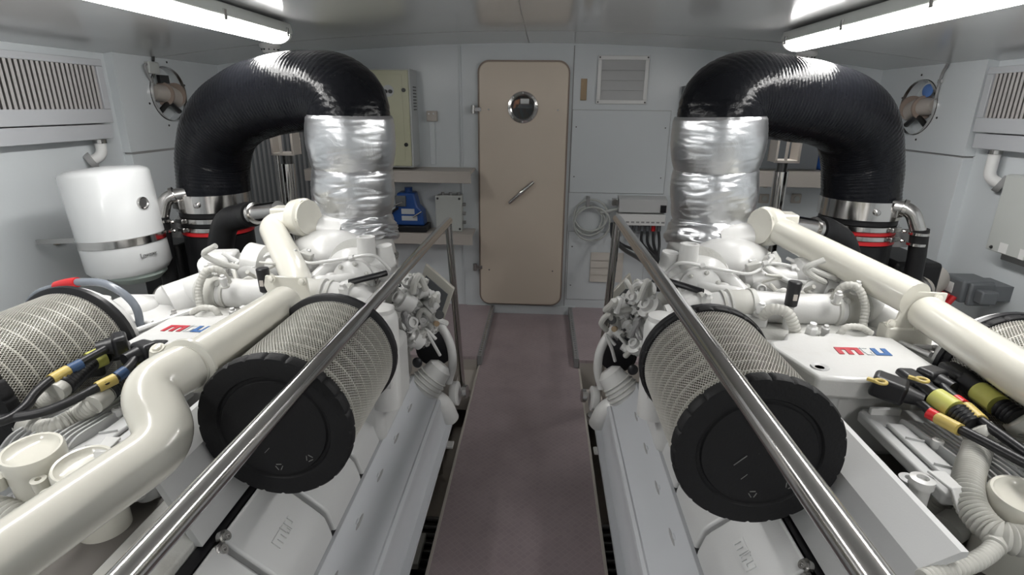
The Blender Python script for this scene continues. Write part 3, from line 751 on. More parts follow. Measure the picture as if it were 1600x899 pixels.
    for k in range(10):
        a_ = k*2*pi/10; MB().bolt(c1+Vector((cos(a_)*.192, sin(a_)*.192, -.115)), (cos(a_)*.3, sin(a_)*.3, 1), .008, .012).build('flange_bolt', 'paintdull', eh)
    MB().lathe([(.196, -.135), (.208, -.13), (.208, -.118), (.196, -.113)], c1, (0, 0, 1), 44).build('flange_ring', 'paintdull', eh)
    cc_ = QR(1086, 425, y=2.02)
    MB().lathe([(.098, -.006), (.106, -.004), (.106, .012), (.098, .014)], cc_+Vector((0, -.035, 0)), (0, -1, .15), 40).build('v_band', 'paintdull', ch)
    for k in range(7):
        a_ = k*2*pi/7; _, u_, w_ = frame_of((0, -1, .15)); MB().bolt(QR(1088, 448, y=1.92)+(u_*cos(a_)+w_*sin(a_))*.062+Vector((0, -.062, .008)), (0, -1, .15), .006, .007).build('volute_bolt', 'paintdull', ch)
    MB().obox(QR(1178, 425, y=1.98), .05, .03, .07, Matrix.Rotation(.3*m, 3, 'Y')).build('actuator_bracket', 'paintdull', t, bevel=.004)
    MB().lathe([(.03, -.05), (.034, -.045), (.034, .0), (.026, .012), (.008, .016), (.006, .04)], QR(1205, 408, y=2.04), (m*.4, -.3, .8), 24).build('wastegate_actuator', 'paintdull', t)
    for k, (px, py, y) in enumerate(((1150, 440, 1.95), (1165, 450, 1.92), (1120, 438, 1.96), (1224, 455, 1.88), (1248, 470, 1.84), (1282, 474, 1.80), (1300, 458, 1.84), (1188, 466, 1.84), (1070, 462, 1.85), (1055, 450, 1.9), (1320, 470, 1.76))):
        MB().bolt(QR(px, py, y=y), (rs0.uniform(-.4, .4), -1, rs0.uniform(.2, .9)), .010, .016).build('bolt', 'paintdull' if k % 3 else 'steel', t)
    for k in range(9):
        px, py, y = rs0.uniform(1165, 1320), rs0.uniform(436, 474), rs0.uniform(1.78, 1.9)
        a = QR(px, py, y=y); pp_ = [a]
        for q in range(3): pp_.append(pp_[-1]+Vector((rs0.uniform(-.07, .07), rs0.uniform(-.03, .05), rs0.uniform(-.035, .035))))
        MB().tube(smooth_path(pp_, 6), rs0.choice((.005, .007, .010)), 10).build('small_hose', rs0.choice(('paint', 'conduit', 'paintdull')), t)
    for px0, px1 in ((1134, 1164), (1314, 1342)):
        j0, j1 = [min(range(len(pth)), key=lambda i: abs(pth[i].x-QR(q, 480, y=1.765).x)) for q in (px0, px1)]
        j0, j1 = min(j0, j1), max(j0, j1)+1
        MB().tube(pth[j0:j1+1], .0545, 24).build('rubber_joint', 'conduit', cp)
    # bracket arms
    MB().tube(smooth_path([QR(1040, 445, y=1.94), QR(1075, 440, y=1.9), QR(1115, 452, y=1.86), QR(1150, 462, y=1.84), QR(1172, 468, y=1.86)], 6), [.02+.012*sin(i/24*pi*2)**2 for i in range(25)], 16).build('bracket_arm', 'paint', t)
    MB().tube(smooth_path([QR(1095, 430, y=2.0), QR(1130, 432, y=1.92), QR(1150, 448, y=1.88), QR(1168, 470, y=1.84)], 6), .028, 14).build('bracket_arm', 'paint', t)
    # second turbocharger further outboard
    c = QR(1212, 438, y=2.0); tc = MB().lathe([(.04, -.12), (.058, -.10), (.06, -.02), (.048, .0), (.048, .06), (.075, .08), (.08, .14), (.05, .16)], c, (-m*1, 0, .12), 28).build('turbocharger', 'paint', t)
    MB().ball(QR(1300, 440, y=2.05), .07, 1.1, .9, .8).build('turbine_housing', 'paint', tc)
    MB().lathe([(.05, 0), (.05, .02), (.03, .024), (.02, .02), (.001, .02)], QR(1270, 460, y=1.90), (0, -1, .3), 24).build('port_cover', 'paint', tc)
    MB().obox(QR(1322, 428, y=1.98), .12, .08, .06, Matrix.Rotation(.2, 3, 'Z')).build('valve_block', 'paint', t, bevel=.012)
    MB().lathe([(.045, 0), (.05, .01), (.05, .05), (.03, .06)], QR(1330, 452, y=1.86), (.3, -.5, .8), 24).build('thermostat_housing', 'paint', t)
    MB().obox(QR(1160, 500, y=1.72), .15, .05, .05).build('cooler_end', 'paint', t, bevel=.012)
    MB().prism(*prof([(-.25, .70), (-.25, .92), (-.15, .97), (.2, .97), (.3, .90), (.3, .70)], 1.66, 2.14)).build('rear_casing', 'paintdull', t, bevel=.03, seg=3)
    MB().prism(*prof([(-.36, .40), (-.36, .86), (-.2, .98), (.25, .98), (.36, .84), (.40, .40)], 2.14, 2.42)).build('flywheel_casing', 'paintdull', t, bevel=.04, seg=3)
    # thin lines
    for pts, r, mt in (([(1035, 432, 1.92), (1055, 414, 1.9), (1072, 411, 1.88), (1098, 416, 1.88), (1140, 424, 1.88), (1172, 428, 1.9), (1194, 416, 1.94), (1206, 404, 1.98)], .0062, 'paint'),
                       ([(1170, 408, 2.0), (1192, 412, 2.0), (1214, 412, 2.0), (1240, 418, 1.98), (1258, 430, 1.95)], .006, 'paint'),
                       ([(1160, 462, 1.82), (1200, 460, 1.8), (1232, 468, 1.78)], .005, 'black'),
                       ([(1040, 438, 1.9), (1062, 445, 1.86), (1098, 456, 1.80)], .011, 'black'),
                       ([(1230, 404, 2.05), (1250, 414, 2.0), (1262, 430, 1.96), (1290, 432, 1.94), (1300, 445, 1.9)], .007, 'paint'),
                       ([(1210, 395, 2.1), (1216, 410, 2.06), (1200, 430, 2.0)], .009, 'paint'),
                       ([(1075, 470, 1.84), (1100, 462, 1.8), (1118, 474, 1.78)], .008, 'paint')):
        MB().tube(smooth_path([QR(a, b, y=c) for a, b, c in pts], 6), r, 10).build('fuel_line', mt, t)
    for px, py, y in ((1098, 416, 1.88), (1196, 412, 1.93), (1205, 402, 2.0), (1240, 418, 1.98), (1285, 432, 1.95), (1262, 452, 1.9), (1178, 410, 2.0)):
        MB().lathe([(.009, -.01), (.011, -.008), (.011, .008), (.009, .01)], QR(px, py, y=y), (1, 0, .3), 6).build('union_nut', 'paint', t)
    # ---------------- auxiliaries at the far end, next to the walkway (read off the left engine)
    ax_pts = QL
    pu = MB().lathe([(.03, -.02), (.055, 0), (.062, .05), (.075, .10), (.07, .16), (.05, .18)], QL(688, 575, y=2.16), (-.5*m, -.25, -.6), 28).build('water_pump', 'paint', t)
    for k in range(4):
        MB().lathe([(.0785-.004*k, 0), (.0805-.004*k, .003), (.0785-.004*k, .006)], QL(688, 575, y=2.16)+Vector((-.5*m, -.25, -.6)).normalized()*(.10-.018*k), (-.5*m, -.25, -.6), 28).build('pump_rib', 'paintdull', pu)
    MB().ball(QL(652, 567, y=2.10), .022, 1, .5, 1.1).build('black_plug', 'black', pu)
    MB().tube(smooth_path([QL(655, 600, y=2.15), QL(668, 618, y=2.13), QL(690, 632, y=2.13), QL(702, 655, y=2.15)], 5), .045, 18).build('pump_outlet', 'paint', pu)
    MB().lathe([(.05, 0), (.055, .008), (.055, .03), (.03, .034)], QL(706, 615, y=2.22), (m, -.1, .1), 28).build('round_flange', 'paint', pu)
    MB().lathe([(.02, 0), (.03, .008), (.03, .025)], QL(722, 612, y=2.22), (m, -.1, .1), 20).build('pipe_stub', 'steel', pu)
    # pulley with guard
    c = QL(680, 540, y=2.34)
    pg = MB().lathe([(.03, 0), (.082, .0), (.09, .006), (.09, .03), (.078, .035), (.078, .045), (.04, .05)], c, (.25*m, -1, 0), 36).build('belt_pulley', 'black', t)
    MB().tube(smooth_path([QL(668, 492, y=2.26), QL(690, 512, y=2.22), QL(704, 540, y=2.2), QL(707, 570, y=2.2), QL(700, 598, y=2.2)], 6), .019, 14).build('bypass_hose', 'paint', t)
    # jumble of hoses, unions and valve bodies above the pump
    rs = random.Random(11)
    items = [(640, 445, 2.2, .045), (655, 455, 2.16, .035), (668, 462, 2.2, .03), (650, 480, 2.14, .03), (672, 480, 2.16, .035), (662, 500, 2.14, .028), (640, 505, 2.12, .045), (648, 530, 2.10, .04), (676, 515, 2.2, .025), (664, 535, 2.14, .022), (630, 470, 2.1, .05)]
    for px, py, y, r in items:
        c = QL(px, py, y=y); ax = Vector((rs.uniform(-1, 1), -rs.uniform(.2, 1), rs.uniform(-.6, .8)))
        b = MB().lathe([(r*.55, -r), (r*.8, -r*.9), (r*.8, -r*.2), (r, -r*.15), (r, r*.35), (r*.6, r*.4), (r*.5, r*.8), (r*.3, r*.8), (r*.28, r*.6), (.001, r*.6)], c, ax, 20).build('valve_body', 'paint', t)
        for q in range(3):
            a_ = q*2.1+rs.random(); _, u, w = frame_of(ax); cc = c+(u*cos(a_)+w*sin(a_))*r*.85+ax.normalized()*r*.35
            MB().lathe([(.007, -.01), (.007, .006), (.004, .007)], cc, ax, 6).build('bolt', 'paintdull' if q else 'darksteel', b)
    for k in range(22):
        px, py = rs.uniform(632, 686), rs.uniform(444, 545); y = rs.uniform(2.08, 2.22)
        a = QL(px, py, y=y); b = a+Vector((rs.uniform(-.05, .05), rs.uniform(-.03, .03), rs.uniform(.02, .07))); d = b+Vector((rs.uniform(-.05, .05), rs.uniform(-.03, .03), rs.uniform(-.06, .02))); e = d+Vector((rs.uniform(-.04, .04), .03, rs.uniform(-.08, -.02)))
        MB().tube(smooth_path([a, b, d, e], 5), rs.choice((.007, .009, .012, .014)), 10).build('small_hose', rs.choice(('paint', 'paint', 'paintdull', 'midgrey', 'paintdull')), t)
    MB().lathe([(.018, 0), (.018, .012)], QL(686, 492, y=2.12), (m*.6, -1, .2), 16).build('sensor_plug', 'darksteel', t)
    MB().lathe([(.010, 0), (.012, .02)], QL(680, 505, y=2.10), (m*.6, -1, .2), 16).build('brass_plug', 'copper', t)
    MB().obox(QL(697, 672, y=2.2), .03, .02, .03).build('tag_plate', 'paint', t, bevel=.002)
    MB().obox(QL(692, 695, y=2.2), .10, .05, .012).build('foot_bracket', 'paint', t, bevel=.003)
    # front-end panel standing beyond the auxiliaries: cream frame round a dark square
    return t
engL = engine('left'); engR = engine('right')

# ------------------------------------------------------------------ air filters
def make_filter(c, label):
    x, y, z = c; L = .405; r = .172
    t = thing('air_filter', label, 'air filter', c, 'cylindrical engine air filters')
    # pleated paper
    n = 360; mb = MB(); ys = (0.018, L)
    vs = []
    for yy in ys:
        for k in range(n):
            a = 2*pi*k/n; rr = r-.004 if k % 2 else r-.015
            vs.append((x+rr*cos(a), y+yy, z+rr*sin(a)))
    mb.add(vs, [(k, (k+1) % n, n+(k+1) % n, n+k) for k in range(n)]); mb.build('pleated_paper', 'paper', t, flat=True)
    for i in range(8):
        yy = y+.05+i*(L-.08)/7
        MB().lathe([(r-.0075, 0), (r-.0028, .0012), (r-.0028, .0058), (r-.0075, .007)], (x, yy, z), (0, 1, 0), 72, close=False).build('glue_bead', 'bead', t)
    # expanded metal: lozenges of flat wire
    nc, nl = 150, 56; w = .0010; vs = []; fs = []
    def pt(a, l): return (a, y+.02+(L-.02)*l/nl)
    def ribbon(a0, l0, a1, l1):
        o = len(vs)
        for (a, l) in ((a0, l0), (a1, l1)):
            ang = 2*pi*a/nc; yy = y+.02+(L-.02)*l/nl
            for d in (-w, w):
                for rr in (r-.0008, r+.0006):
                    vs.append((x+rr*cos(ang), yy+d, z+rr*sin(ang)))
        # verts: 0 (-,in) 1 (-,out) 2 (+,in) 3 (+,out), 4.. same at far end
        fs.extend([(o+1, o+3, o+7, o+5), (o, o+4, o+6, o+2), (o, o+1, o+5, o+4), (o+2, o+6, o+7, o+3)])
    for l in range(nl):
        for a in range(nc):
            o = .5*(l % 2)
            ribbon(a+o, l, a+o+.5, l+1); ribbon(a+o, l, a+o-.5, l+1)
    mb = MB(); mb.v = [Vector(v) for v in vs]; mb.f = fs
    me = bpy.data.meshes.new('wire_mesh'); off = Vector(c); me.from_pydata([tuple(v-off) for v in mb.v], [], mb.f); me.materials.append(M['wire'])
    o = bpy.data.objects.new('wire_mesh', me); COL.objects.link(o); o.parent = t
    MB().lathe([(.095, 0), (.095, L-.03)], (x, y+.02, z), (0, 1, 0), 32).build('inner_core', 'darksteel', t)
    # urethane end cap with notched edge
    def notched(prof, name, yb, ax, nn=192, notch=.0035, rng=None):
        vs = []; fs = []
        for i, (rr, h) in enumerate(prof):
            for k in range(nn):
                a = 2*pi*k/nn; d = notch if (k % 8 == 0 and i in rng) else 0
                vs.append((x+(rr-d)*cos(a), yb+ax*h, z+(rr-d)*sin(a)))
        for i in range(len(prof)-1):
            for k in range(nn): fs.append((i*nn+k, i*nn+(k+1) % nn, (i+1)*nn+(k+1) % nn, (i+1)*nn+k))
        mbb = MB(); mbb.add(vs, fs); return mbb.build(name, 'capblack', t, angle=40)
    cap = notched([(r-.004, 0), (r+.008, .001), (r+.010, .006), (r+.010, .024), (r+.006, .031), (r-.02, .033), (.134, .032), (.130, .026), (.124, .026), (.121, .031), (.05, .029), (.001, .029)], 'end_cap', y+.022, -1, rng=(1, 2, 3, 4))
    notched([(r-.004, 0), (r+.006, .001), (r+.008, .005), (r+.008, .020), (r+.003, .026), (r-.02, .026)], 'rear_rim', y+L-.008, 1, rng=(1, 2, 3))
    # moulded marks on the cap
    yc = y+.022-.0305
    def arrow(cx_, cz_, s_, a_):
        mb = MB()
        for k in range(3):
            a0 = a_+k*2*pi/3; a1 = a0+1.5
            p0 = Vector((x+cx_+cos(a0)*s_, yc, z+cz_+sin(a0)*s_)); p1 = Vector((x+cx_+cos(a1)*s_, yc, z+cz_+sin(a1)*s_))
            mb.tube([p0, p1], .0012, 6)
        mb.build('moulded_mark', 'mark', cap)
    arrow(.075, -.075, .009, .3); arrow(.0, -.102, .009, .9)
    MB().tube([(x-.05, yc, z-.03), (x-.025, yc, z-.005)], .0011, 6).build('moulded_line', 'mark', cap)
    MB().tube([(x-.03, yc, z-.065), (x-.018, yc, z-.052)], .0008, 6).build('moulded_line', 'mark', cap)
    return t
fa = make_filter((CXL+.40, 1.075, .938), 'cylindrical mesh air filter with black cap on the left engine, beside the walkway')
def place_filter(loc, label):
    f = copy_tree(fa); f.location = loc; f['label'] = label; return f
place_filter((.479, 1.04, .947), 'cylindrical mesh air filter with black cap on the right engine, beside the walkway')
place_filter((CXL-.41, 1.075, .938), 'mesh air filter with black cap on the left engine, by the left wall')
place_filter((1.30, 1.04, .947), 'mesh air filter behind the straight cream pipe, by the right wall')

# ------------------------------------------------------------------ coolant pipes
pr_ = thing('coolant_pipe', 'thick straight cream painted pipe running along the right engine', 'pipe', (1.1, 1.3, 1.1), 'cream coolant pipes')
MB().tube([(1.03, .30, 1.10), P(1600, 590, y=1.19), P(1449, 490, y=1.60)], .053, 32).build('tube', 'cream', pr_)
MB().tube([P(1430, 468, y=1.615), P(1213, 358, y=2.22)], .053, 32).build('far_tube', 'cream', pr_)
bp = MB().slab([P(*q, y=1.612) for q in ((1420, 455), (1482, 459), (1476, 474), (1452, 520), (1388, 515), (1382, 505), (1402, 500))], .010).build('bracket_plate', 'cream', pr_, bevel=.002)
for q in ((1392, 506), (1434, 512), (1466, 466)): MB().bolt(P(*q, y=1.60), (0, -1, .3), .009).build('bolt', 'cream', bp)
MB().box(1.06, 1.20, 1.605, 1.66, .93, 1.02).build('saddle', 'cream', bp, bevel=.006)
fl = MB().lathe([(.052, -.06), (.075, -.05), (.08, -.02), (.08, .0), (.072, .01), (.072, .02), (.001, .022)], P(1192, 354, y=2.24), (-1, -.35, .1), 36).build('flange_housing', 'cream', pr_)
MB().obox(P(1218, 346, y=2.25), .12, .09, .07, Matrix.Rotation(-.1, 3, 'Z')).build('flange_block', 'cream', fl, bevel=.008)
for a in range(5):
    an = a*2*pi/5; ax, u, w = frame_of((-1, -.35, .1)); MB().bolt(P(1192, 354, y=2.24)+(u*cos(an)+w*sin(an))*.066+ax*.012, ax, .007).build('bolt', 'cream', fl)
pl_ = thing('coolant_pipe', 'thick S-shaped cream painted pipe winding along the left engine', 'pipe', (-.85, 1.3, 1.05), 'cream coolant pipes')
A = [P(478, 340, y=2.24), P(422, 352, y=2.22), P(468, 462, y=1.66)]
d_ = P(452, 470, z=1.07); e_ = P(292, 575, z=1.07)
pth = fillet([A[0], A[1], P(462, 430, y=1.84), P(474, 470, y=1.72)], .10, 10)
MB().tube(pth, .052, 32).build('far_tube', 'cream', pl_)
MB().tube([P(446, 474, z=1.07), e_], .054, 32).build('tube', 'cream', pl_)
near = fillet([e_+(d_-e_)*.05, P(228, 606, z=1.055), P(268, 692, z=.975), P(160, 764, z=.95), P(-90, 938, z=.93)], .12, 14)
MB().tube(near, .0565, 36).build('near_tube', 'cream', pl_)
dd = (d_-e_).normalized()
MB().lathe([(.056, -.008), (.067, -.004), (.067, .004), (.056, .008)], e_+dd*.01, dd, 36).build('collar', 'cream', pl_)
bq = MB().slab([P(*q, y=1.635) for q in ((414, 431), (478, 435), (488, 480), (478, 502), (440, 500), (412, 446))], .010).build('bracket_plate', 'cream', pl_, bevel=.002)
for q in ((424, 436), (472, 440)): MB().bolt(P(*q, y=1.624), (0, -1, .3), .009).build('bolt', 'cream', bq)
b3 = MB().prism([(p.x, p.z) for p in (P(*q, y=1.17) for q in ((232, 548), (262, 538), (300, 560), (298, 580), (250, 600), (232, 575)))], 'y', 1.17, 1.178).build('near_bracket', 'cream', pl_, bevel=.002)
MB().bolt(P(246, 545, y=1.165), (0, -.4, 1), .011).build('bolt', 'cream', b3)
MB().obox(P(316, 590, z=1.03), .035, .03, .06, Matrix.Rotation(.3, 3, 'Z')).build('clamp_lug', 'cream', pl_, bevel=.004)
fl = MB().lathe([(.052, -.06), (.075, -.05), (.08, -.02), (.08, .0), (.072, .01), (.072, .02), (.001, .022)], P(478, 340, y=2.22), (1, -.35, .1), 36).build('flange_housing', 'cream', pl_)
MB().obox(P(450, 336, y=2.25), .12, .09, .07, Matrix.Rotation(.1, 3, 'Z')).build('flange_block', 'cream', fl, bevel=.008)
for a in range(5):
    an = a*2*pi/5; ax, u, w = frame_of((1, -.35, .1)); MB().bolt(P(478, 340, y=2.22)+(u*cos(an)+w*sin(an))*.066+ax*.012, ax, .007).build('bolt', 'cream', fl)

# ------------------------------------------------------------------ handrails
def rail(side):
    if side == 'left': pts = [(-.50, -.45, 1.108), (-.50, 1.5, 1.078), (-.495, 2.90, 1.056), P(724, 625, y=3.0)]; base = Vector((-.455, 3.0, 0))
    else: pts = [(.36, -.45, 1.195), (.36, 1.5, 1.165), (.36, 2.60, 1.145), P(921, 640, y=2.78)]; base = Vector((.34, 2.78, 0))
    pts = [Vector(p) for p in pts]; pts[3] = Vector((base.x, base.y, -.05))
    t = thing('handrail', 'polished steel handrail with post on the %s side of the walkway' % side, 'handrail', base)
    p = fillet(pts[:2]+[pts[2]], .05)
    top = MB().tube([pts[0], pts[1], pts[2]], .0205, 28).build('top_rail', 'chrome', t)
    MB().ball(pts[2]+Vector((0, 0, 0)), .0205).build('rail_end', 'chrome', t)
    pt = pts[2]+Vector((.0, .0, -.01))
    MB().tube([pts[2]+Vector((0, -.02, -.015)), Vector((pts[3].x, pts[3].y, -.03))], .0195, 24).build('post', 'chrome', t)
    MB().lathe([(.045, 0), (.045, .006), (.03, .008)], (pts[3].x, pts[3].y, -.034), (0, 0, 1), 28).build('post_foot', 'steel', t)
    MB().box(pts[3].x-.06, pts[3].x+.04*(1 if side == 'left' else 1)+.02, pts[3].y-.05, pts[3].y+.31, -.06, -.034).build('foot_bracket', 'beige', t)
rail('left'); rail('right')
# ================================================================== EXHAUST: foil columns, elbows, clamps
from mathutils import noise as mnoise
def foil_wrap(mb, c0, c1, r0, r1, seed, amp=.012, n=96, m=44, crimp=True):
    c0 = Vector(c0); c1 = Vector(c1); vs = []; fs = []
    ax = (c1-c0).normalized(); u = Vector((1, 0, 0)); u = (u-ax*u.dot(ax)).normalized(); w = ax.cross(u)
    for i in range(m+1):
        t = i/m; c = c0.lerp(c1, t); r = r0+(r1-r0)*t
        bul = .017*sin(pi*t)**.7
        ed = 1 if (0 < i < m) else 1.2
        for k in range(n):
            a = 2*pi*k/n; d = Vector((cos(a)*1.2, sin(a)*1.2, t*2.6+seed*5.1))
            q = mnoise.noise(d*1.2)*.8+mnoise.noise(Vector((cos(a)*1.6, sin(a)*1.6, t*5+seed)))*.45
            # creases running mostly round the pipe
            cr = abs(mnoise.noise(Vector((cos(a)*1.5+seed, sin(a)*1.5, t*9))))
            e = .006*abs(sin(a*17+seed*3+mnoise.noise(Vector((a*2, seed, 0)))*4))*(1 if crimp and (i < 2 or i > m-2) else 0)
            rr = r+bul+amp*.55*q*ed-amp*.5*(1-min(1, cr*6))*.6-e
            vs.append(c+(u*cos(a)+w*sin(a))*rr)
    for i in range(m):
        for k in range(n): fs.append((i*n+k, i*n+(k+1) % n, (i+1)*n+(k+1) % n, (i+1)*n+k))
    # turned-in lips
    for base, sgn in ((0, 1), (m*n, -1)):
        o = len(vs)
        for k in range(n):
            c = c0 if base == 0 else c1; v = vs[base+k]; vs.append(v+(c-v).normalized()*.03+ax*.004*sgn)
        for k in range(n): fs.append((base+k, base+(k+1) % n, o+(k+1) % n, o+k))
    return mb.add(vs, fs)

def exhaust(side):
    s = -1 if side == 'left' else 1
    yc = 2.45
    if side == 'right':
        top = P(1125, 182, y=yc); mid = P(1117, 264, y=yc); bot = P(1112, 352, y=yc)
        cpts = [((1122, 205), 2.45), ((1125, 182), 2.45), ((1133, 160), 2.47), ((1165, 148), 2.52), ((1225, 155), 2.60), ((1295, 168), 2.68), ((1335, 196), 2.75), ((1346, 250), 2.80), ((1344, 306), 2.80), ((1343, 325), 2.80)]
        cl = P(1343, 322, y=2.80); rtop = .185
    else:
        top = P(546, 180, y=yc); mid = P(552, 262, y=yc); bot = P(553, 345, y=yc)
        cpts = [((547, 205), 2.45), ((546, 182), 2.45), ((540, 160), 2.47), ((510, 145), 2.52), ((450, 146), 2.60), ((388, 163), 2.68), ((348, 196), 2.75), ((334, 245), 2.80), ((335, 296), 2.80), ((335, 315), 2.80)]
        cl = P(335, 312, y=2.80); rtop = .182
    t = thing('foil_wrapped_exhaust', 'column of exhaust pipe wrapped in crinkled silver foil on the %s engine' % side, 'exhaust pipe', bot)
    MB().cyl(bot+Vector((0, 0, -.06)), top+Vector((0, 0, -.02)), .15, n=32).build('inner_pipe', 'darksteel', t)
    foil_wrap(MB(), mid+Vector((0, 0, -.012)), top, .168, rtop-.002, 1.3 if s > 0 else 4.7, amp=.005).build('foil_wrap', 'foil', t, angle=60)
    foil_wrap(MB(), bot+Vector((0, 0, -.01)), mid+Vector((0, 0, .006)), .155, .172, 8.3 if s > 0 else 2.2, amp=.010).build('foil_wrap', 'foil', t, angle=60)
    b2 = bot+Vector((-.02*s, -.03, -.10))
    foil_wrap(MB(), b2, bot+Vector((0, 0, .02)), .185, .157, 5.9 if s > 0 else 6.6, amp=.022, m=24).build('foil_skirt', 'foil', t, angle=60)
    # strip of foil laid slanting across the foot
    a = P(1062, 372, y=2.20) if s > 0 else P(620, 372, y=2.20)
    # stitches along the seam
    mb = MB()
    # elbow hose
    h = thing('exhaust_elbow', 'big black rubber exhaust hose arching over the %s engine' % side, 'hose', cl)
    pts = smooth_path([P(*q, y=yy) for q, yy in cpts], 14)
    pts = resample(pts, .006)
    rs = [.172+.0016*(1 if (i % 3) == 0 else 0)+.004*mnoise.noise(Vector((i*.05, s*3, 0))) for i in range(len(pts))]
    MB().tube(pts, rs, 56).build('hose_wall', 'hose', h, angle=60)
    # clamp stack under the outboard leg
    c = thing('clamp_coupling', 'bolted steel band coupling under the black exhaust hose by the %s wall' % side, 'clamp', cl)
    def ring(z0, z1, r, mt, nm): return MB().lathe([(r-.01, z0), (r, z0+.002), (r, z1-.002), (r-.01, z1)], cl, (0, 0, 1), 56).build(nm, mt, c)
    ring(-.045, .045, .182, 'chrome', 'band_clamp')
    ring(-.072, -.045, .172, 'rubber', 'sleeve')
    ring(-.098, -.072, .180, 'chrome', 'band_clamp')
    ring(-.118, -.098, .172, 'red' if s > 0 else 'rubber', 'sleeve')
    ring(-.142, -.118, .178, 'chrome', 'band_clamp')
    ring(-.165, -.142, .174, 'red', 'red_sleeve')
    for zz in (0, -.085, -.13):
        p = cl+Vector((s*.10, -.155, zz)); bk = MB().obox(p, .07, .02, .05 if zz == 0 else .022, Matrix.Rotation(s*.55, 3, 'Z')).build('clamp_block', 'steel', c, bevel=.003)
        for q in (-1, 1):
            MB().bolt(p+Vector((q*.022, -.012*1-q*s*.012, 0)), (s*.5, -1, 0), .006, .012).build('bolt', 'chrome', bk)
    MB().lathe([(.014, 0), (.014, .012), (.008, .016)], cl+Vector((-s*.02, -.182, .0)), (0, -1, 0), 18).build('plug', 'steel', c)
    # silencer drum
    d = thing('exhaust_silencer', 'black cylindrical silencer drum below the steel clamps by the %s wall' % side, 'silencer', (cl.x, cl.y, .3))
    MB().lathe([(.165, -1.75), (.17, -1.73), (.17, -.17), (.165, -.165)], cl, (0, 0, 1), 48).build('drum', 'rubber', d)
    MB().lathe([(.19, -.70), (.19, -.66)], cl, (0, 0, 1), 48).build('flange', 'black', d)
    bx = thing('muffler_box', 'dark rectangular muffler casing with a grey label beside the %s silencer drum' % side, 'casing', (cl.x+s*.30, 3.0, .3))
    MB().box(*sorted((cl.x+s*.19, cl.x+s*.42)), 2.72, 3.2, -.55, .93).build('casing', 'rubber', bx, bevel=.02)
    q = P(270, 358, y=2.715) if s < 0 else P(1402, 372, y=2.715)
    MB().box(q.x-.055, q.x+.055, 2.712, 2.719, q.z-.045, q.z+.045).build('grey_label', 'midgrey', bx, bevel=.001)
    # raw-water elbow and hose from the band to below
    w = thing('water_injection_hose', 'steel elbow and black hose beside the %s exhaust clamp' % side, 'hose', cl+Vector((s*.3, 0, 0)))
    if s > 0: hp = [P(1392, 322, y=2.66), P(1425, 328, y=2.62), P(1436, 365, y=2.60), P(1428, 440, y=2.60)]
    else: hp = [P(292, 302, y=2.66), P(258, 308, y=2.62), P(252, 345, y=2.60), P(262, 420, y=2.60)]
    el = fillet(hp[:3], .07, 10)
    MB().tube(el, .032, 20).build('steel_elbow', 'steel', w)
    MB().tube([hp[2]+Vector((0, 0, .02)), (hp[2]+hp[3])/2, hp[3]+Vector((0, 0, -.2))], .038, 18).build('black_hose', 'rubber', w)
    for f in (0, .05):
        MB().lathe([(.036, -.008), (.041, -.006), (.041, .006), (.036, .008)], hp[2]+Vector((0, 0, .0-f)), (0, 0, 1), 24).build('hose_clip', 'chrome', w)
    MB().lathe([(.034, -.01), (.042, -.008), (.042, .008), (.034, .01)], el[2], el[3]-el[2], 24).build('hose_clip', 'chrome', w)
    # polished coupling and black hose from the coolant flange
    k = thing('coolant_hose', 'black rubber hose with polished coupling behind the %s coolant pipe' % side, 'hose', P(1290, 370, y=2.4) if s > 0 else P(375, 340, y=2.4))
    if s > 0: cp = [P(1232, 350, y=2.38), P(1262, 355, y=2.42), P(1292, 362, y=2.46), P(1318, 385, y=2.5), P(1326, 450, y=2.52)]
    else: cp = [P(436, 328, y=2.36), P(408, 332, y=2.40), P(382, 337, y=2.46), P(352, 352, y=2.5), P(344, 420, y=2.52)]
    MB().tube([cp[0], cp[1], cp[2]], .040, 22).build('coupling', 'chrome', k)
    for f in (.35, .62, .9):
        v = cp[1].lerp(cp[2], f); MB().lathe([(.040, -.011), (.051, -.009), (.051, .009), (.040, .011)], v, cp[2]-cp[1], 28).build('hose_clip', 'chrome' if f != .62 else 'steel', k)
    MB().tube(smooth_path([cp[1].lerp(cp[2], .5), cp[2], cp[3], cp[4], cp[4]+Vector((0, 0, -.25))], 8), .058, 24).build('rubber_hose', 'rubber', k)
    # chrome support post with fork
    pp = P(1222, 262, y=3.05) if s > 0 else P(449, 250, y=3.05)
    st = thing('support_post', 'polished steel post with forked head under the %s black exhaust hose' % side, 'post', (pp.x, pp.y, .0))
    MB().cyl((pp.x+(.015*s), pp.y, -.3), (pp.x, pp.y, pp.z-.02), .036, n=28).build('tube', 'chrome', st)
    MB().cyl((pp.x, pp.y, pp.z-.02), (pp.x, pp.y, pp.z+.03), .026, n=20).build('neck', 'darksteel', st)
    mb = MB(); mb.box(pp.x-.062, pp.x+.062, pp.y-.05, pp.y+.05, pp.z+.03, pp.z+.042)
    for q in (-1, 1): mb.box(*sorted((pp.x+q*.062, pp.x+q*.05)), pp.y-.05, pp.y+.05, pp.z+.03, pp.z+.24)
    mb.box(pp.x-.015, pp.x+.0, pp.y-.05, pp.y-.042, pp.z+.04, pp.z+.20)
    mb.build('fork', 'beige', st, bevel=.002)
    if s < 0:
        MB().cyl((pp.x-.06, pp.y, -.3), (pp.x-.055, pp.y, pp.z+.03), .010, n=14).build('side_rod', 'steel', st)
exhaust('right'); exhaust('left')

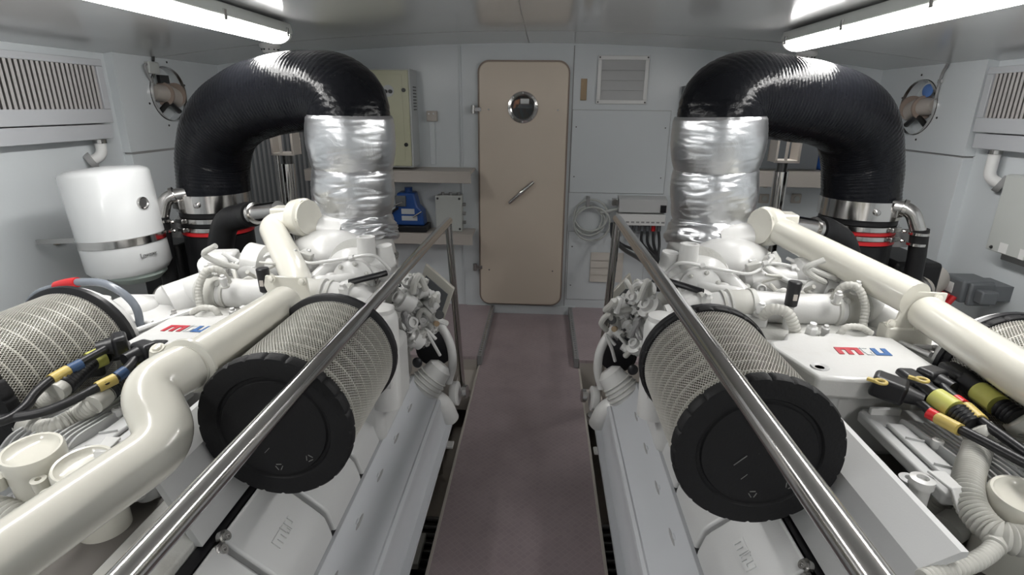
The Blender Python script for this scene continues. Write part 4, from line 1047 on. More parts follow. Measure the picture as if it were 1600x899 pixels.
# ================================================================== LEFT WALL
hx, hy = -2.01, 2.50; hr = .182
t = thing('water_heater', 'white cylindrical water heater with a chrome band on the left wall', 'water heater', (hx, hy, .86))
ztop, zbot = 1.335, .86; zb = 1.02
bd = MB().lathe([(.04, ztop+.026), (hr*.8, ztop+.018), (hr-.008, ztop+.006), (hr, ztop-.006), (hr, zb+.02)], (hx, hy, 0), (0, 0, 1), 64).build('upper_shell', 'heater', t)
MB().lathe([(hr-.002, zb-.018), (hr+.004, zb-.016), (hr+.004, zb+.018), (hr-.002, zb+.02)], (hx, hy, 0), (0, 0, 1), 64).build('chrome_band', 'chrome', t)
ls = MB().lathe([(hr, zb-.018), (hr, zbot+.03), (hr-.02, zbot)], (hx, hy, 0), (0, 0, 1), 64).build('lower_shell', 'heater', t)
MB().lathe([(.125, zbot), (.125, zbot-.02), (.09, zbot-.05), (.03, zbot-.06)], (hx+.03, hy, 0), (0, 0, 1), 40).build('bottom_bowl', 'bowl', t)
g = P(221, 317, y=2.30); ang = -.22
ga = Vector((cos(ang), sin(ang), 0))
MB().lathe([(.001, .003), (.020, .003), (.024, .008), (.028, .006), (.029, -.006)], Vector((hx, hy, 1.19))+ga*hr, ga, 28).build('gauge', 'steel', t)
ta = -.42
text('maker_name', 'Lorenz', .027, 'midgrey', ls, Vector((hx, hy, .945))+Vector((cos(ta), sin(ta), 0))*(hr+.003)-Vector((cos(ta+pi/2), sin(ta+pi/2), 0))*.04, (cos(ta+pi/2), sin(ta+pi/2), .0), (0, 0, 1), .0035)
MB().box(XL+.04, hx-.1, hy+.0, hy+.01, zb-.012, zb+.012).build('wall_bracket', 'steel', t)
t.rotation_euler = (0, -.07, 0)
br = thing('pipe_clip', 'small brown clip on the left wall beside the water heater', 'clip', P(92, 378, x=XL+.01))
p = P(92, 378, x=XL+.012); MB().obox(p, .03, .05, .02).build('clip', 'copper', br, bevel=.004); MB().bolt(p+Vector((.015, -.01, 0)), (1, 0, 0), .006).build('screw', 'darksteel', br)
# ducts at the foot of both walls
for s, pts, lab in ((1, [P(1456, 436, y=3.0), P(1440, 445, y=2.85), P(1420, 456, y=2.7), P(1385, 480, y=2.5)], 'right'), (-1, [(-2.30, 3.25, .50), (-2.2, 3.1, .56), (-2.1, 2.92, .62), (-1.95, 2.7, .60)], 'left')):
    d = thing('air_duct', 'thick beige duct curving out from the foot of the %s wall' % lab, 'duct', pts[1])
    MB().tube(smooth_path(pts, 8), .12 if s < 0 else .08, 28).build('duct', 'hullduct', d)
    MB().lathe([(.085, -.02), (.13 if s < 0 else .092, -.018), (.13 if s < 0 else .092, .018), (.085, .02)], Vector(pts[2]), Vector(pts[2])-Vector(pts[1]), 28).build('duct_clamp', 'steel', d)
# grey translucent hose with red sleeve behind the outer left filter
lp = [P(30, 540, y=1.62), P(48, 470, y=1.62), P(85, 449, y=1.60), P(125, 441, y=1.58), P(170, 446, y=1.56), P(212, 480, y=1.56), P(222, 540, y=1.56)]
h = thing('looped_hose', 'grey translucent hose with a red sleeve behind the filter by the left wall', 'hose', lp[1])
sp = smooth_path(lp, 10); MB().tube(sp, .012, 14).build('hose', 'clearhose', h)
MB().tube(sp[21:30], .016, 16).build('red_sleeve', 'red', h)

# ================================================================== RIGHT WALL
t = thing('wall_junction_box', 'light grey junction box with white stickers on the right wall', 'junction box', (XR, 2.7, 1.1))
ya = P(1566, 300, x=XR-.10).y; za, zb2 = P(1575, 272, x=XR-.10).z, P(1548, 392, x=XR-.10).z
MB().box(XR-.10, XR, ya-.46, ya, zb2, za).build('box', 'boxgrey', t, bevel=.008)
MB().box(XR-.108, XR-.10, ya-.455, ya-.005, zb2+.005, za-.005).build('lid', 'boxgrey', t, bevel=.003)
for (px, py, w, h_) in ((1567, 388, .05, .05), (1596, 398, .03, .05)):
    q = P(px, py, x=XR-.109); MB().box(XR-.1095, XR-.1075, q.y-w/2, q.y+w/2, q.z-h_/2, q.z+h_/2).build('white_sticker', 'whiteplastic', t)
q = P(1549, 386, x=XR-.11); MB().bolt(q, (-1, 0, 0), .006).build('screw', 'darksteel', t)
MB().box(XR-.04, XR, ya-.43, ya-.03, zb2-.045, zb2).build('cable_entry', 'midgrey', t, bevel=.004)
t = thing('battery_switch', 'dark grey battery isolator with red cables low on the right wall', 'switch', P(1510, 445, x=2.30))
c = P(1500, 450, x=2.22)
Rz = Matrix.Rotation(0, 3, 'Z')
MB().box(2.20, 2.36, c.y-.045, c.y+.115, c.z-.07, c.z+.05).build('body', 'greyplastic', t, bevel=.012, seg=3)
MB().box(2.22, 2.34, c.y-.075, c.y-.05, c.z-.075, c.z+.045).build('fin_plate', 'greyplastic', t, bevel=.008)
MB().box(2.24, 2.32, c.y-.13, c.y-.075, c.z-.05, c.z+.02).build('end_block', 'greyplastic', t, bevel=.008)
MB().box(2.23, 2.33, c.y-.052, c.y-.044, c.z-.06, c.z+.03).build('gap', 'black', t)
MB().box(2.197, 2.201, c.y+.02, c.y+.09, c.z-.035, c.z+.02).build('label', 'whiteplastic', t)
MB().box(2.34, XR, c.y-.06, c.y+.10, c.z-.05, c.z+.03).build('wall_plate', 'greyplastic', t)
MB().tube(smooth_path([(2.20, c.y+.08, c.z-.0), (2.15, c.y+.10, c.z+.015), (2.11, c.y+.10, c.z-.02), (2.11, c.y+.08, c.z-.08)], 8), .013, 14).build('red_cable', 'red', t)
for k in range(3):
    MB().tube([(2.195, c.y-.01+.035*k, c.z-.045), (2.165, c.y-.01+.035*k, c.z-.10)], .015, 14).build('red_boot', 'red', t)
    MB().tube(smooth_path([(2.165, c.y-.01+.035*k, c.z-.10), (2.15, c.y-.01+.03*k, c.z-.16), (2.14, c.y+.0+.02*k, c.z-.3)], 6), .009, 12).build('grey_cable', 'midgrey', t)
# thin conduit above the right port
p = P(1462, 70, x=XR-.07)
t = thing('ceiling_conduit', 'thin grey conduit running up from the right wall port to the ceiling', 'conduit', hR+Vector((-.01, -.12, .1)))
MB().tube(smooth_path([(XR-.072, hR.y-.155, hR.z+.05), (XR-.072, hR.y-.16, hR.z+.18), (XR-.08, hR.y-.2, ceilz(2.4)-.004)], 6), .008, 10).build('conduit', 'midgrey', t)
MB().obox((XR-.071, hR.y-.158, hR.z+.15), .012, .03, .02).build('clip', 'steel', t)
t = thing('cable_bracket', 'small grey cable bracket above the left wall port', 'bracket', hL+Vector((0, -.1, .15)))
q = P(238, 106, x=XL+.065); MB().obox(q, .03, .10, .07).build('bracket', 'boxgrey', t, bevel=.006); MB().tube(smooth_path([q+Vector((0, .02, .04)), q+Vector((0, .03, .08)), q+Vector((0, .02, .12))], 5), .008, 10).build('cable', 'darksteel', t)
MB().tube(smooth_path([q+Vector((0, -.05, .02)), q+Vector((.01, -.08, -.0)), q+Vector((.0, -.05, -.05)), q+Vector((-.01, .0, -.10))], 6), .008, 10).build('cable', 'midgrey', t)

# ================================================================== BACK BULKHEAD
def W(px, py, d=0.0): return P(px, py, y=YB-d)
# electrical cabinet
t = thing('electrical_cabinet', 'cream electrical cabinet with louvred side on the back wall left of the door', 'cabinet', (-1.2, YB, 1.2))
yf = YB-.22; x1 = P(640, 110, y=yf).x; x0 = x1-.62; z1 = P(640, 107, y=yf).z; z0 = P(640, 262, y=yf).z
MB().box(x0, x1, yf, YB, z0, z1).build('body', 'cabside', t, bevel=.004)
dr = MB().box(x0+.02, x1-.012, yf-.016, yf, z0+.012, z1-.012).build('cabinet_door', 'cabinet', t, bevel=.003)
MB().prism(rrect(x0+.06, x1-.055, z0+.05, z1-.04, .004), 'y', yf-.0185, yf-.016).build('door_panel', 'cabinet', dr, bevel=.001)
for zz in (P(629, 141, y=yf).z, P(632, 226, y=yf).z): MB().cyl((x1-.045, yf-.016, zz), (x1-.045, yf-.026, zz), .014, n=16).build('lock', 'black', dr)
sw = MB().cyl((x1-.155, yf-.018, P(598, 142, y=yf).z), (x1-.155, yf-.022, P(598, 142, y=yf).z), .04, n=28).build('switch_plate', 'cabside', dr)
zz = P(598, 142, y=yf).z
for q in (-.018, .018): MB().cyl((x1-.155+q, yf-.022, zz-.004), (x1-.155+q, yf-.04, zz-.004), .013, n=14).build('switch_knob', 'black', sw)
for i in range(8): MB().obox((x1+.002, YB-.10, z1-.12-.022*i), .003, .09, .009).build('louvre_slot', 'darksteel', t)
# wiring socket and trunking
t = thing('socket_box', 'small beige socket box with trunking on the wall between cabinet and door', 'socket', W(675, 182))
p = W(675, 182); MB().box(p.x-.035, p.x+.045, YB-.04, YB, p.z-.035, p.z+.04).build('box', 'beige', t, bevel=.006)
for q in (-.015, .02): MB().bolt((p.x+q, YB-.04, p.z+.02), (0, -1, 0), .004).build('screw', 'steel', t)
MB().box(p.x-.02, p.x+.02, YB-.018, YB, 1.21, p.z-.035).build('trunking', 'wall', t, bevel=.003)
# shelves
def shelf(x0, x1, yf, z, th, lab):
    t = thing('wall_shelf', lab, 'shelf', ((x0+x1)/2, YB, z)); MB().box(x0, x1, yf, YB, z-.02, z).build('shelf_top', 'beige', t, bevel=.003)
    MB().box(x0, x1, yf, yf+.015, z-th, z-.018).build('shelf_lip', 'beige', t, bevel=.003)
    MB().box(x0+.1, x0+.12, yf+.03, YB, z-.12, z-.02).build('shelf_bracket', 'beige', t); return t
shelf(-1.75, W(735, 275, .3).x, YB-.28, P(700, 268, y=YB-.28).z, .085, 'beige shelf below the cream electrical cabinet')
z2 = P(700, 364, y=YB-.18).z
shelf(-1.75, W(738, 370, .22).x, YB-.22, z2, .085, 'lower beige shelf holding the blue machine')
# blue machine
yb_ = YB-.16; a = P(610, 358, y=yb_); b = P(668, 358, y=yb_); zt = P(640, 306, y=yb_).z; cx_ = (a.x+b.x)/2; w_ = b.x-a.x
t = thing('hydraulic_unit', 'small blue machine with white labels on the lower shelf', 'machine', (cx_, yb_, z2))
MB().box(a.x, b.x, YB-.20, YB-.02, z2+.002, z2+.05).build('base', 'black', t, bevel=.006)
MB().prism([(a.x+.02, z2+.05), (b.x-.02, z2+.05), (b.x-.03, z2+.16), (b.x-.07, z2+.20), (b.x-.09, z2+.30), (a.x+.07, z2+.30), (a.x+.05, z2+.18), (a.x+.01, z2+.12)], 'y', YB-.18, YB-.05).build('casing', 'blue', t, bevel=.012)
MB().cyl((cx_, YB-.11, z2+.30), (cx_, YB-.11, z2+.335), .03, n=20).build('filler_cap', 'blue', t)
MB().box(a.x+.06, a.x+.14, YB-.20, YB-.17, z2+.20, z2+.28).build('control_valve', 'greyplastic', t, bevel=.006)
for (ax_, az, bx_, bz) in ((.10, .14, .20, .18), (.10, .09, .22, .125)): MB().box(a.x+ax_, a.x+bx_, YB-.1835, YB-.1795, z2+az, z2+bz).build('white_label', 'logogrey', t)
MB().tube([(a.x+.04, YB-.2, z2+.20), (a.x+.12, YB-.21, z2+.235)], .006, 10).build('lever', 'steel', t)
MB().tube([(b.x-.10, YB-.2, z2+.12), (b.x-.03, YB-.21, z2+.165)], .006, 10).build('lever', 'steel', t)
MB().tube(smooth_path([(a.x+.01, YB-.19, z2+.03), (a.x+.02, YB-.2, z2+.14), (a.x+.08, YB-.2, z2+.19)], 6), .009, 10).build('hose', 'black', t)
# grey terminal box
c0 = P(681, 306, y=YB-.12); c1 = P(722, 360, y=YB-.12)
t = thing('terminal_box', 'light grey terminal box on the lower shelf behind the handrail', 'junction box', (c0.x, YB, c1.z))
zb_ = z2+.002; MB().box(c0.x, c1.x, YB-.12, YB-.01, zb_, c0.z).build('box', 'boxgrey', t, bevel=.006)
MB().box(c0.x-.004, c1.x+.004, YB-.135, YB-.12, zb_, c0.z+.004).build('lid', 'boxgrey', t, bevel=.004)
for i, (qx, qz) in enumerate(((c0.x+.015, c0.z-.018), (c1.x-.015, c0.z-.018), (c0.x+.015, zb_+.02), (c1.x-.015, zb_+.02))): MB().bolt((qx, YB-.135, qz), (0, -1, 0), .006).build('lid_screw', 'darksteel', t)
for i in range(3): MB().cyl((c1.x-.005, YB-.07, zb_+.06+.07*i), (c1.x+.025, YB-.07, zb_+.06+.07*i), .013, n=14).build('cable_gland', 'midgrey', t)
for i in range(3): MB().cyl((c0.x+.045+.06*i, YB-.07, c0.z-.005), (c0.x+.045+.06*i, YB-.07, c0.z+.02), .013, n=14).build('cable_gland', 'midgrey', t)
# right of the door: framed vent, plate, access panels
a, b = W(935, 87), W(1009, 163)
t = thing('framed_vent', 'white framed louvre vent on the back wall right of the door', 'vent', (a.x, YB, b.z))
mb = MB(); x0, x1, z0, z1 = a.x, b.x, b.z, a.z; fw = .028
mb.box(x0, x1, YB-.022, YB, z1-fw, z1); mb.box(x0, x1, YB-.022, YB, z0, z0+fw); mb.box(x0, x0+fw, YB-.022, YB, z0+fw+.0002, z1-fw-.0002); mb.box(x1-fw, x1, YB-.022, YB, z0+fw+.0002, z1-fw-.0002)
mb.build('frame', 'whiteplastic', t, bevel=.003)
for i in range(4):
    zc_ = z0+fw+(z1-z0-2*fw)*(i+.5)/4; MB().obox(((x0+x1)/2, YB-.012, zc_), x1-x0-2*fw, .006, (z1-z0-2*fw)/4+.006, Matrix.Rotation(-.22, 3, 'X')).build('flap', 'plate', t)
for qx in (x0+.012, x1-.012):
    for qz in (z0+.012, z1-.012): MB().bolt((qx, YB-.022, qz), (0, -1, 0), .004, .004).build('screw', 'darksteel', t)
a, b = W(908, 123), W(916, 157)
t = tag(MB().box(a.x, b.x, YB-.008, YB, b.z, a.z).build('label_plate', 'copper', None, bevel=.002), 'narrow vertical brass coloured plate on the wall right of the door', 'plate')
def panel(tl, br, lab, n=6):
    a, b = W(*tl), W(*br); t = thing('access_panel', lab, 'panel', (a.x, YB, b.z))
    MB().box(a.x-.003, b.x+.003, YB-.002, YB, b.z-.003, a.z+.003).build('edge_shadow_line', 'midgrey', t)  # grey border drawn as the shadow line round the panel edge
    MB().box(a.x, b.x, YB-.008, YB-.002, b.z, a.z).build('panel', 'wall', t, bevel=.0015)
    for qx in (a.x+.03, b.x-.03):
        for i in range(2): MB().lathe([(.005, 0), (.004, .003)], (qx, YB-.008, b.z+.12+(a.z-b.z-.24)*i), (0, -1, 0), 10).build('screw', 'darksteel', t)
panel((895, 172), (1036, 303), 'large flat access panel on the back wall below the framed vent')
panel((889, 362), (1000, 470), 'lower flat access panel on the back wall with a small grille')
a, b = W(923, 394), W(971, 440)
t = thing('small_grille', 'small beige louvred grille low on the back wall right of the door', 'grille', (a.x, YB, b.z))
MB().box(a.x, b.x, YB-.014, YB-.008, b.z, a.z).build('backing', 'beige', t)
for i in range(4):
    zc_ = b.z+(a.z-b.z)*(i+.5)/4; MB().obox(((a.x+b.x)/2, YB-.018, zc_), b.x-a.x-.004, .004, (a.z-b.z)/4+.004, Matrix.Rotation(-.2, 3, 'X')).build('slat', 'hullduct', t)
# cable coil on its hook
p = W(938, 345, .05)
t = thing('cable_coil', 'coil of pale grey cable hanging on a hook beside the door', 'cable coil', (p.x, YB, p.z))
cc = W(919, 344, .05)
for k in range(4):
    r = .105+.009*k; q = (0, .01, -.035, .03)[k]
    pts = [(cc.x+.01*k+r*1.05*cos(i/40*2*pi), YB-.03-.008*k, cc.z-q+r*sin(i/40*2*pi)) for i in range(41)]
    MB().tube(pts, .008, 10).build('cable_turn', 'boxgrey', t)
MB().tube(smooth_path([(cc.x+.09, YB-.05, cc.z+.06), (cc.x+.16, YB-.05, cc.z+.075), (cc.x+.24, YB-.05, cc.z+.10)], 6), .011, 10).build('cable_tail', 'boxgrey', t)
h0 = W(918, 312); MB().box(h0.x-.012, h0.x+.014, YB-.06, YB, h0.z-.06, h0.z+.03).build('hook', 'midgrey', t, bevel=.003)
# fuse / terminal rail
a, b = W(968, 312, .1), W(1040, 352, .1)
t = thing('terminal_housing', 'white cable terminal housing with black cables on the back wall right of the door', 'terminal box', (a.x, YB, b.z))
zt, zb_ = a.z+.02, W(1000, 352, .1).z; zm = zb_+.085
MB().prism([(YB-.01, zt), (YB-.09, zt-.02), (YB-.10, zm+.01), (YB-.01, zm+.01)], 'x', a.x, b.x).build('cover', 'plate', t, bevel=.004)
MB().box(a.x-.01, b.x-.01, YB-.12, YB-.01, zb_, zm).build('terminal_strip', 'whiteplastic', t, bevel=.004)
MB().box(b.x-.05, b.x-.01, YB-.115, YB-.095, zm+.015, zm+.07).build('black_socket', 'black', t)
MB().box(a.x-.05, a.x-.005, YB-.08, YB-.03, zt-.07, zt-.02).build('gland_block', 'steel', t, bevel=.004)
for i in range(9): MB().box(a.x+.02+.038*i, a.x+.044+.038*i, YB-.1215, YB-.1195, zb_+.02, zb_+.032).build('terminal_mark', 'midgrey', t)
for i in range(8):
    xx = a.x+.02+.043*i
    MB().cyl((xx, YB-.07, zb_), (xx, YB-.07, zb_-.05), .016, n=12).build('cable_gland', 'red' if i in (6,) else 'greyplastic', t)
    if i % 2 == 0 or i > 4:
        xe = a.x+.25+.02*i; MB().tube(smooth_path([(xx, YB-.07, zb_-.05), (xx+.01, YB-.09, zb_-.15), (xe-.02*(i-4), YB-.13, zb_-.28), (xe, YB-.2, zb_-.5)], 6), .011, 10).build('black_cable', 'black', t)
# black hose looping from behind the rail to the right engine
t = thing('black_cable_loop', 'black cable sweeping from the back wall down to the right engine', 'cable', W(960, 350, .3))
MB().tube(smooth_path([W(956, 350, .2), P(958, 372, y=3.9), P(975, 390, y=3.6), P(1000, 405, y=3.2), P(1030, 428, y=2.6), P(1060, 445, y=2.1)], 8), .014, 12).build('cable', 'black', t)
# items behind the right exhaust hose: shelf, blue can, tall dark box
t = shelf(W(1178, 270, .3).x, XR-.1, YB-.3, P(1230, 268, y=YB-.3).z, .11, 'beige shelf behind the right black exhaust hose')
zs = P(1230, 268, y=YB-.3).z
t = thing('storage_locker', 'grey locker on the shelf behind the right support post', 'locker', (1.65, YB, zs))
MB().box(1.50, 1.93, YB-.24, YB-.02, zs+.002, 1.80).build('body', 'midgrey', t, bevel=.006)
MB().box(1.51, 1.92, YB-.255, YB-.24, zs+.012, 1.79).build('locker_door', 'greyplastic', t, bevel=.004)
t = thing('blue_bottle', 'blue plastic container on the shelf behind the right exhaust hose', 'container', (1.99, YB-.12, zs))
MB().box(1.945, 2.07, YB-.22, YB-.06, zs+.002, zs+.22).build('body', 'blue', t, bevel=.03, seg=3)
MB().cyl((2.0, YB-.14, zs+.22), (2.0, YB-.14, zs+.25), .025, n=18).build('cap', 'blue', t)
for i, px in enumerate((1193, 1243)):
    q = W(px, 310, .0); tt = thing('wall_socket', 'white wall socket below the shelf, %s of the right support post' % ('left', 'right')[i], 'socket', q)
    MB().box(q.x-.035, q.x+.035, YB-.02, YB, q.z-.035, q.z+.035).build('plate', 'beige', tt, bevel=.005); MB().cyl((q.x, YB-.02, q.z), (q.x, YB-.026, q.z), .02, n=18).build('socket_face', 'boxgrey', tt)
# tall dark grey box edge beside the right foil column
t = thing('dark_wall_box', 'dark grey box on the back wall beside the top of the right foil column', 'box', W(1083, 155))
a, b = W(1071, 134, .1), W(1092, 180, .1); MB().box(a.x, a.x+.14, YB-.10, YB, b.z-.05, a.z).build('box', 'greyplastic', t, bevel=.005); MB().box(a.x+.006, a.x+.134, YB-.108, YB-.10, b.z-.044, a.z-.006).build('lid', 'darksteel', t, bevel=.003)
# ribbed grey panel behind the left exhaust hose
t = thing('ribbed_panel', 'dark grey ribbed panel on the back wall behind the left exhaust hose', 'panel', (-1.9, YB, .9))
MB().box(-2.35, -1.40, YB-.03, YB-.001, z2+.1, 1.56).build('panel', 'midgrey', t)
for i in range(24): MB().box(-2.34+.039*i, -2.325+.039*i, YB-.038, YB-.03, z2+.11, 1.55).build('rib', 'greyplastic', t)

# cream cabinets with dark square screens standing at the far end of each engine
for s, pts, lab in ((-1, [(665, 413), (710, 452), (684, 530), (640, 492)], 'left'), (1, [(985, 428), (945, 470), (962, 545), (1000, 505)], 'right')):
    a, b, c, d = [P(*q, y=2.78) for q in pts]
    t = thing('monitor_panel', 'tilted cream panel with a dark square screen behind the far end of the %s engine' % lab, 'panel', (a+c)/2)
    Mb = MB().slab([a, b, c, d] if s < 0 else [a, d, c, b], .03); Mb.build('frame', 'cream', t, bevel=.004)
    cen = (a+b+c+d)/4; ins = [cen+(v-cen)*.76 for v in (a, b, c, d)]
    ins = [v+Vector((0, -.034 if s < 0 else -.034, 0)) for v in ins]
    MB().slab(ins if s < 0 else [ins[0], ins[3], ins[2], ins[1]], .006).build('screen', 'greyplastic', t, bevel=.002)
    MB().cyl((cen.x, 2.82, cen.z), (cen.x-.0, 2.82, -.5), .02, n=16).build('stand', 'steel', t)

# ================================================================== CABLES AND CONDUITS ON THE ENGINES
def lift(z): return z+(.045 if z > .9 else .03)
def PZ(a, b, z): return P(a, b, z=lift(z))
def pl(L): return [P(a, b, z=lift(c)) for a, b, c in L]
def cable_run(side, n, lab, conn, neck, red, yel, tail, ring=None, r=.011, bandmat='red'):
    """one plugged cable: black elbow connector, colour band, label, cable"""
    t = thing('plug_cable', lab, 'cable', P(*conn[0]), 'plug cables on the %s engine' % side) if False else thing('plug_cable', lab, 'cable', conn[0])
    a, b = conn; d = (b-a)
    ax, u, w = frame_of(d); Rm = Matrix((ax, u, w)).transposed()
    cn = MB().obox((a+b)/2, d.length, .062, .056, Rm).build('connector', 'black', t, bevel=.010, seg=3)
    MB().cyl(b-ax*.005, b+ax*.035, .024, .017, n=20).build('connector_neck', 'black', cn)
    if ring is not None:
        pts = [ring+Vector((cos(i/16*2*pi)*.012, sin(i/16*2*pi)*.012, .002)) for i in range(17)]
        MB().tube(pts, .004, 8).build('amber_latch', 'amber', cn)
        MB().obox(ring+Vector((-.014, .012, .0)), .02, .010, .007, Matrix.Rotation(-.8, 3, 'Z')).build('latch_arm', 'amber', cn)
    path = smooth_path([b]+neck+tail, 8)
    MB().tube(path, r, 14).build('cable', 'black', t)
    if red: MB().tube(smooth_path(red, 4), r+.003, 14).build('coloured_band', bandmat, t)
    if yel: MB().tube(smooth_path(yel, 4), r+.0035, 14).build('yellow_tag', 'amber', t)
    return t
# right engine
z9 = .93
cable_run('right', 0, 'black plug with amber latch and red banded cable, nearest the filter on the right engine', (PZ(1362, 596, z=.945), PZ(1416, 616, z=.935)),
          pl([(1440, 632, .925)]), pl([(1450, 645, .922), (1463, 652, .92)]), pl([(1466, 654, .92), (1500, 672, .925)]), pl([(1470, 656, .92), (1510, 676, .925), (1560, 702, .93), (1640, 745, .93)]), ring=PZ(1376, 598, z=.975))
cable_run('right', 1, 'black plug with red band and long tag, third plug on the right engine', (PZ(1440, 585, z=.945), PZ(1468, 598, z=.945)),
          pl([(1480, 612, .945)]), pl([(1494, 625, .945), (1506, 634, .945)]), pl([(1510, 637, .945), (1533, 658, .945)]), pl([(1512, 638, .945), (1536, 660, .945), (1575, 688, .94), (1640, 735, .93)]), ring=PZ(1441, 595, z=.972))
def boot_run(lab, conn, lbl, boot, collar, hose, hr=.026):
    t = thing('conduit_hose', lab, 'hose', boot[0])
    a, b = conn; d = b-a; ax, u, w = frame_of(d); Rm = Matrix((ax, u, w)).transposed()
    cn = MB().obox((a+b)/2, d.length, .05, .045, Rm).build('connector', 'black', t, bevel=.012, seg=3)
    MB().tube([b-ax*.01, lbl[0]], .024, 18).build('sleeve', 'black', t)
    MB().tube(lbl, .0265, 20).build('yellow_label', 'yellow', t)
    MB().corr(boot, .023, .0105, 18, .22).build('ribbed_boot', 'black', t)
    e = (collar[1]-collar[0]); MB().lathe([(hr*.9, 0), (hr*1.18, .002), (hr*1.22, e.length*.4), (hr*1.12, e.length), (hr*.9, e.length)], collar[0], e, 28).build('collar', 'conduit', t)
    MB().corr(hose, hr, .0088, 20, .2).build('corrugated_hose', 'conduit', t)
    return t
boot_run('corrugated white conduit with black boot, running down beside the control unit of the right engine', (PZ(1410, 585, z=.94), PZ(1445, 612, z=.94)), pl([(1462, 622, .94), (1492, 642, .935)]), pl([(1494, 644, .935), (1525, 668, .93)]), pl([(1524, 667, .93), (1536, 682, .915)]),
         pl([(1533, 678, .915), (1526, 705, .90), (1516, 735, .89), (1512, 765, .885), (1520, 795, .87), (1545, 826, .86), (1575, 842, .86), (1640, 850, .86)]), .0265)
boot_run('corrugated white conduit with black boot beside the outer filter of the right engine', (PZ(1476, 575, z=.945), PZ(1512, 598, z=.945)), pl([(1530, 612, .945), (1560, 634, .94)]), pl([(1562, 636, .94), (1590, 655, .935)]), pl([(1588, 654, .935), (1602, 668, .92)]),
         pl([(1598, 664, .92), (1597, 690, .90), (1600, 720, .87), (1630, 760, .85)]), .0265)
def hose_thing(lab, pts, r, mt='conduit', corr=True, name='corrugated_hose'):
    t = thing(name, lab, 'hose', pts[0])
    if corr: MB().corr(pts, r, .0105, 18, .14).build('hose', mt, t)
    else: MB().tube(smooth_path(pts, 8), r, 16).build('hose', mt, t)
    e = pts[0]; d = (pts[1]-pts[0]).normalized(); MB().lathe([(r, -.01), (r*1.25, -.008), (r*1.25, .02), (r, .022)], e, d, 20).build('end_fitting', mt, t)
    return t
hose_thing('thin corrugated hose curving to the front corner of the right engine', pl([(1560, 845, .855), (1548, 862, .85), (1520, 880, .85), (1480, 893, .85), (1440, 905, .85)]), .015)
hose_thing('short corrugated hose below the mounting strap of the right engine', pl([(1490, 748, .82), (1478, 775, .78), (1468, 800, .72), (1462, 840, .62)]), .026)
hose_thing('corrugated hose crossing behind the upright conduit of the right engine', pl([(1528, 745, .83), (1556, 728, .83), (1585, 712, .83), (1640, 690, .83)]), .022)
hose_thing('smooth capped hose end below the conduits of the right engine', pl([(1486, 825, .76), (1512, 808, .78), (1532, 795, .80)]), .026)
# left engine
boot_run('corrugated white conduit with black boot on the left engine, nearer the S-shaped pipe', (PZ(255, 540, z=.93), PZ(228, 560, z=.93)), pl([(226, 562, .93), (205, 578, .925)]), pl([(204, 580, .925), (163, 618, .92)]), pl([(166, 615, .92), (144, 634, .915)]),
         pl([(150, 630, .915), (120, 650, .90), (85, 668, .89), (48, 668, .88), (10, 650, .88), (-40, 640, .88)]), .0215)
boot_run('corrugated white conduit with black boot on the left engine, nearer the outer filter', (PZ(205, 545, z=.945), PZ(165, 552, z=.945)), pl([(162, 556, .945), (140, 566, .94)]), pl([(140, 567, .94), (98, 606, .93)]), pl([(106, 598, .93), (85, 614, .925)]),
         pl([(92, 608, .925), (66, 628, .90), (40, 645, .87), (0, 665, .85), (-40, 690, .84)]), .0215)
cable_run('left', 0, 'black cable with blue sleeve and amber tag crossing the left engine, nearer the S-shaped pipe', (PZ(240, 545, z=.965), PZ(215, 555, z=.965)),
          pl([(200, 575, .96)]), pl([(196, 580, .96), (182, 590, .955)]), pl([(180, 592, .955), (152, 606, .95)]), pl([(180, 592, .955), (150, 607, .95), (100, 632, .93), (50, 648, .92), (-40, 660, .92)]), bandmat='cable_blue')
cable_run('left', 1, 'black cable with blue sleeve and amber tag crossing the left engine, beside the outer filter', (PZ(200, 535, z=.975), PZ(175, 540, z=.975)),
          pl([(135, 562, .97)]), pl([(128, 568, .965), (108, 578, .96)]), pl([(106, 579, .96), (80, 594, .955)]), pl([(105, 580, .96), (78, 595, .955), (55, 615, .945), (40, 635, .93), (10, 656, .92), (-40, 668, .92)]), bandmat='cable_blue')
for k, (a, b, lab) in enumerate((((168, 545), (150, 575), 'black plug connector lying against the outer filter of the left engine'), ((215, 545), (238, 538), 'black plug connector with amber latch tucked under the left logo cover'))):
    pa, pb = P(*a, z=.96), P(*b, z=.955); t = thing('plug_connector', lab, 'connector', pa); ax, u, w = frame_of(pb-pa); Rm = Matrix((ax, u, w)).transposed()
    MB().obox((pa+pb)/2, (pb-pa).length+.05, .05, .04, Rm).build('connector', 'black', t, bevel=.01); MB().obox((pa+pb)/2+Vector((.02, .0, .022)), .03, .012, .008).build('amber_latch', 'amber', t)
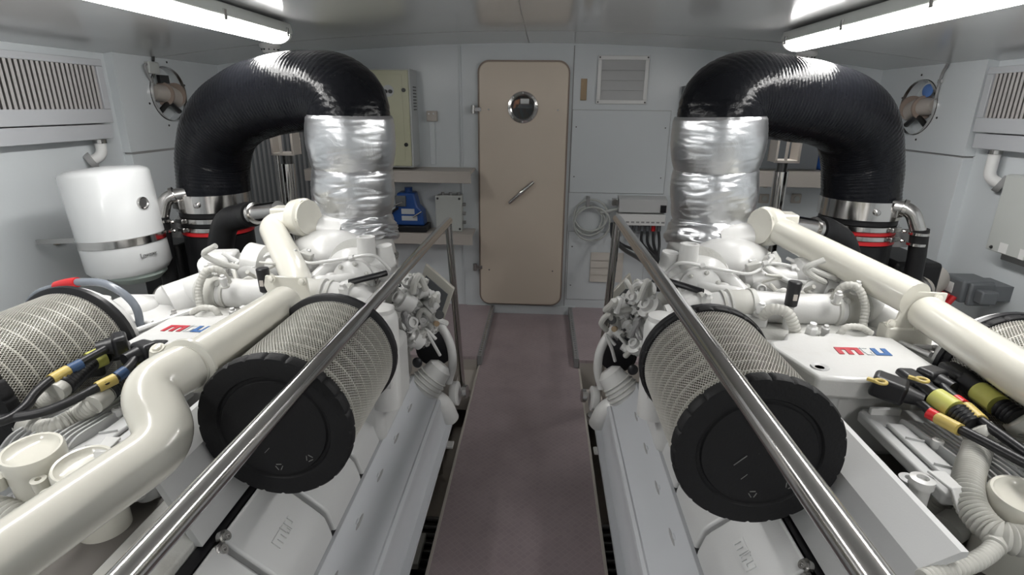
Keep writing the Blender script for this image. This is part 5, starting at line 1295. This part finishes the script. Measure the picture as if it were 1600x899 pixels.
# lower pipes and valve bodies beside the near end of both engines
def lower(side):
    s = 1 if side == 'left' else -1
    pts = pl([(262, 862, .62), (215, 842, .66), (165, 850, .66), (120, 885, .64)]) if s > 0 else pl([(1560, 905, .66), (1600, 880, .68), (1660, 862, .70)])
    t = thing('lower_water_pipe', 'white water pipe with clamp low at the near end of the %s engine' % side, 'pipe', pts[1])
    pth = smooth_path(pts, 8); MB().tube(pth, .042, 22).build('pipe', 'cream' if s < 0 else 'conduit', t)
    MB().lathe([(.043, -.012), (.050, -.01), (.050, .01), (.043, .012)], pth[8], pth[9]-pth[8], 26).build('pipe_clamp', 'paint', t)
    if s > 0:
        c = P(210, 805, z=.70); v = thing('valve_assembly', 'white painted valve body below the S-shaped pipe', 'valve', c)
        MB().obox(c, .13, .06, .06, Matrix.Rotation(.5, 3, 'Z')).build('body', 'paint', v, bevel=.015, seg=3)
        MB().lathe([(.02, 0), (.03, .01), (.03, .03), (.015, .04)], c+Vector((.04, .03, .03)), (0, 0, 1), 18).build('cap', 'paint', v)
        MB().tube(smooth_path([c+Vector((-.05, -.03, 0)), c+Vector((-.02, -.09, .0)), c+Vector((.02, -.10, -.05))], 6), .011, 10).build('pipe', 'paint', v)
        c = P(20, 640, z=.88); v = thing('pump_unit', 'round white pump cover at the left edge behind the fuel filter caps', 'pump', c)
        MB().lathe([(.07, -.05), (.075, -.02), (.07, 0), (.045, .005), (.04, .02), (.001, .024)], P(12, 672, z=.86), (.1, -.5, 1), 30).build('cover', 'cream', v)
        MB().corr(pl([(-30, 800, .78), (10, 808, .78), (50, 830, .76), (60, 880, .70)]), .035, .012).build('hose', 'conduit', v)
lower('left'); lower('right')
#ENDROOM
# ------------------------------------------------------------------ camera and render look
cam = bpy.data.cameras.new('camera'); co = bpy.data.objects.new('camera', cam); COL.objects.link(co)
cam.sensor_fit = 'HORIZONTAL'; cam.sensor_width = 36; cam.lens = 36*F/1600; cam.clip_start = .02
# rows of the camera matrix: image right, image up, backwards, in world axes
R = Vector((AX.x, AY.x, AZ.x)); D = Vector((AX.y, AY.y, AZ.y)); Fw = Vector((AX.z, AY.z, AZ.z))
m3 = Matrix((R, -D, -Fw)).transposed()
co.matrix_world = Matrix.Translation((0, 0, CAMZ)) @ m3.to_4x4()
SC.camera = co
w = bpy.data.worlds.new('world'); SC.world = w; w.use_nodes = True
w.node_tree.nodes['Background'].inputs[0].default_value = (.6, .65, .7, 1); w.node_tree.nodes['Background'].inputs[1].default_value = .0
SC.view_settings.view_transform = 'Standard'; SC.view_settings.look = 'None'; SC.view_settings.gamma = 1
SC.view_settings.use_curve_mapping = False; SC.view_settings.exposure = 0.45
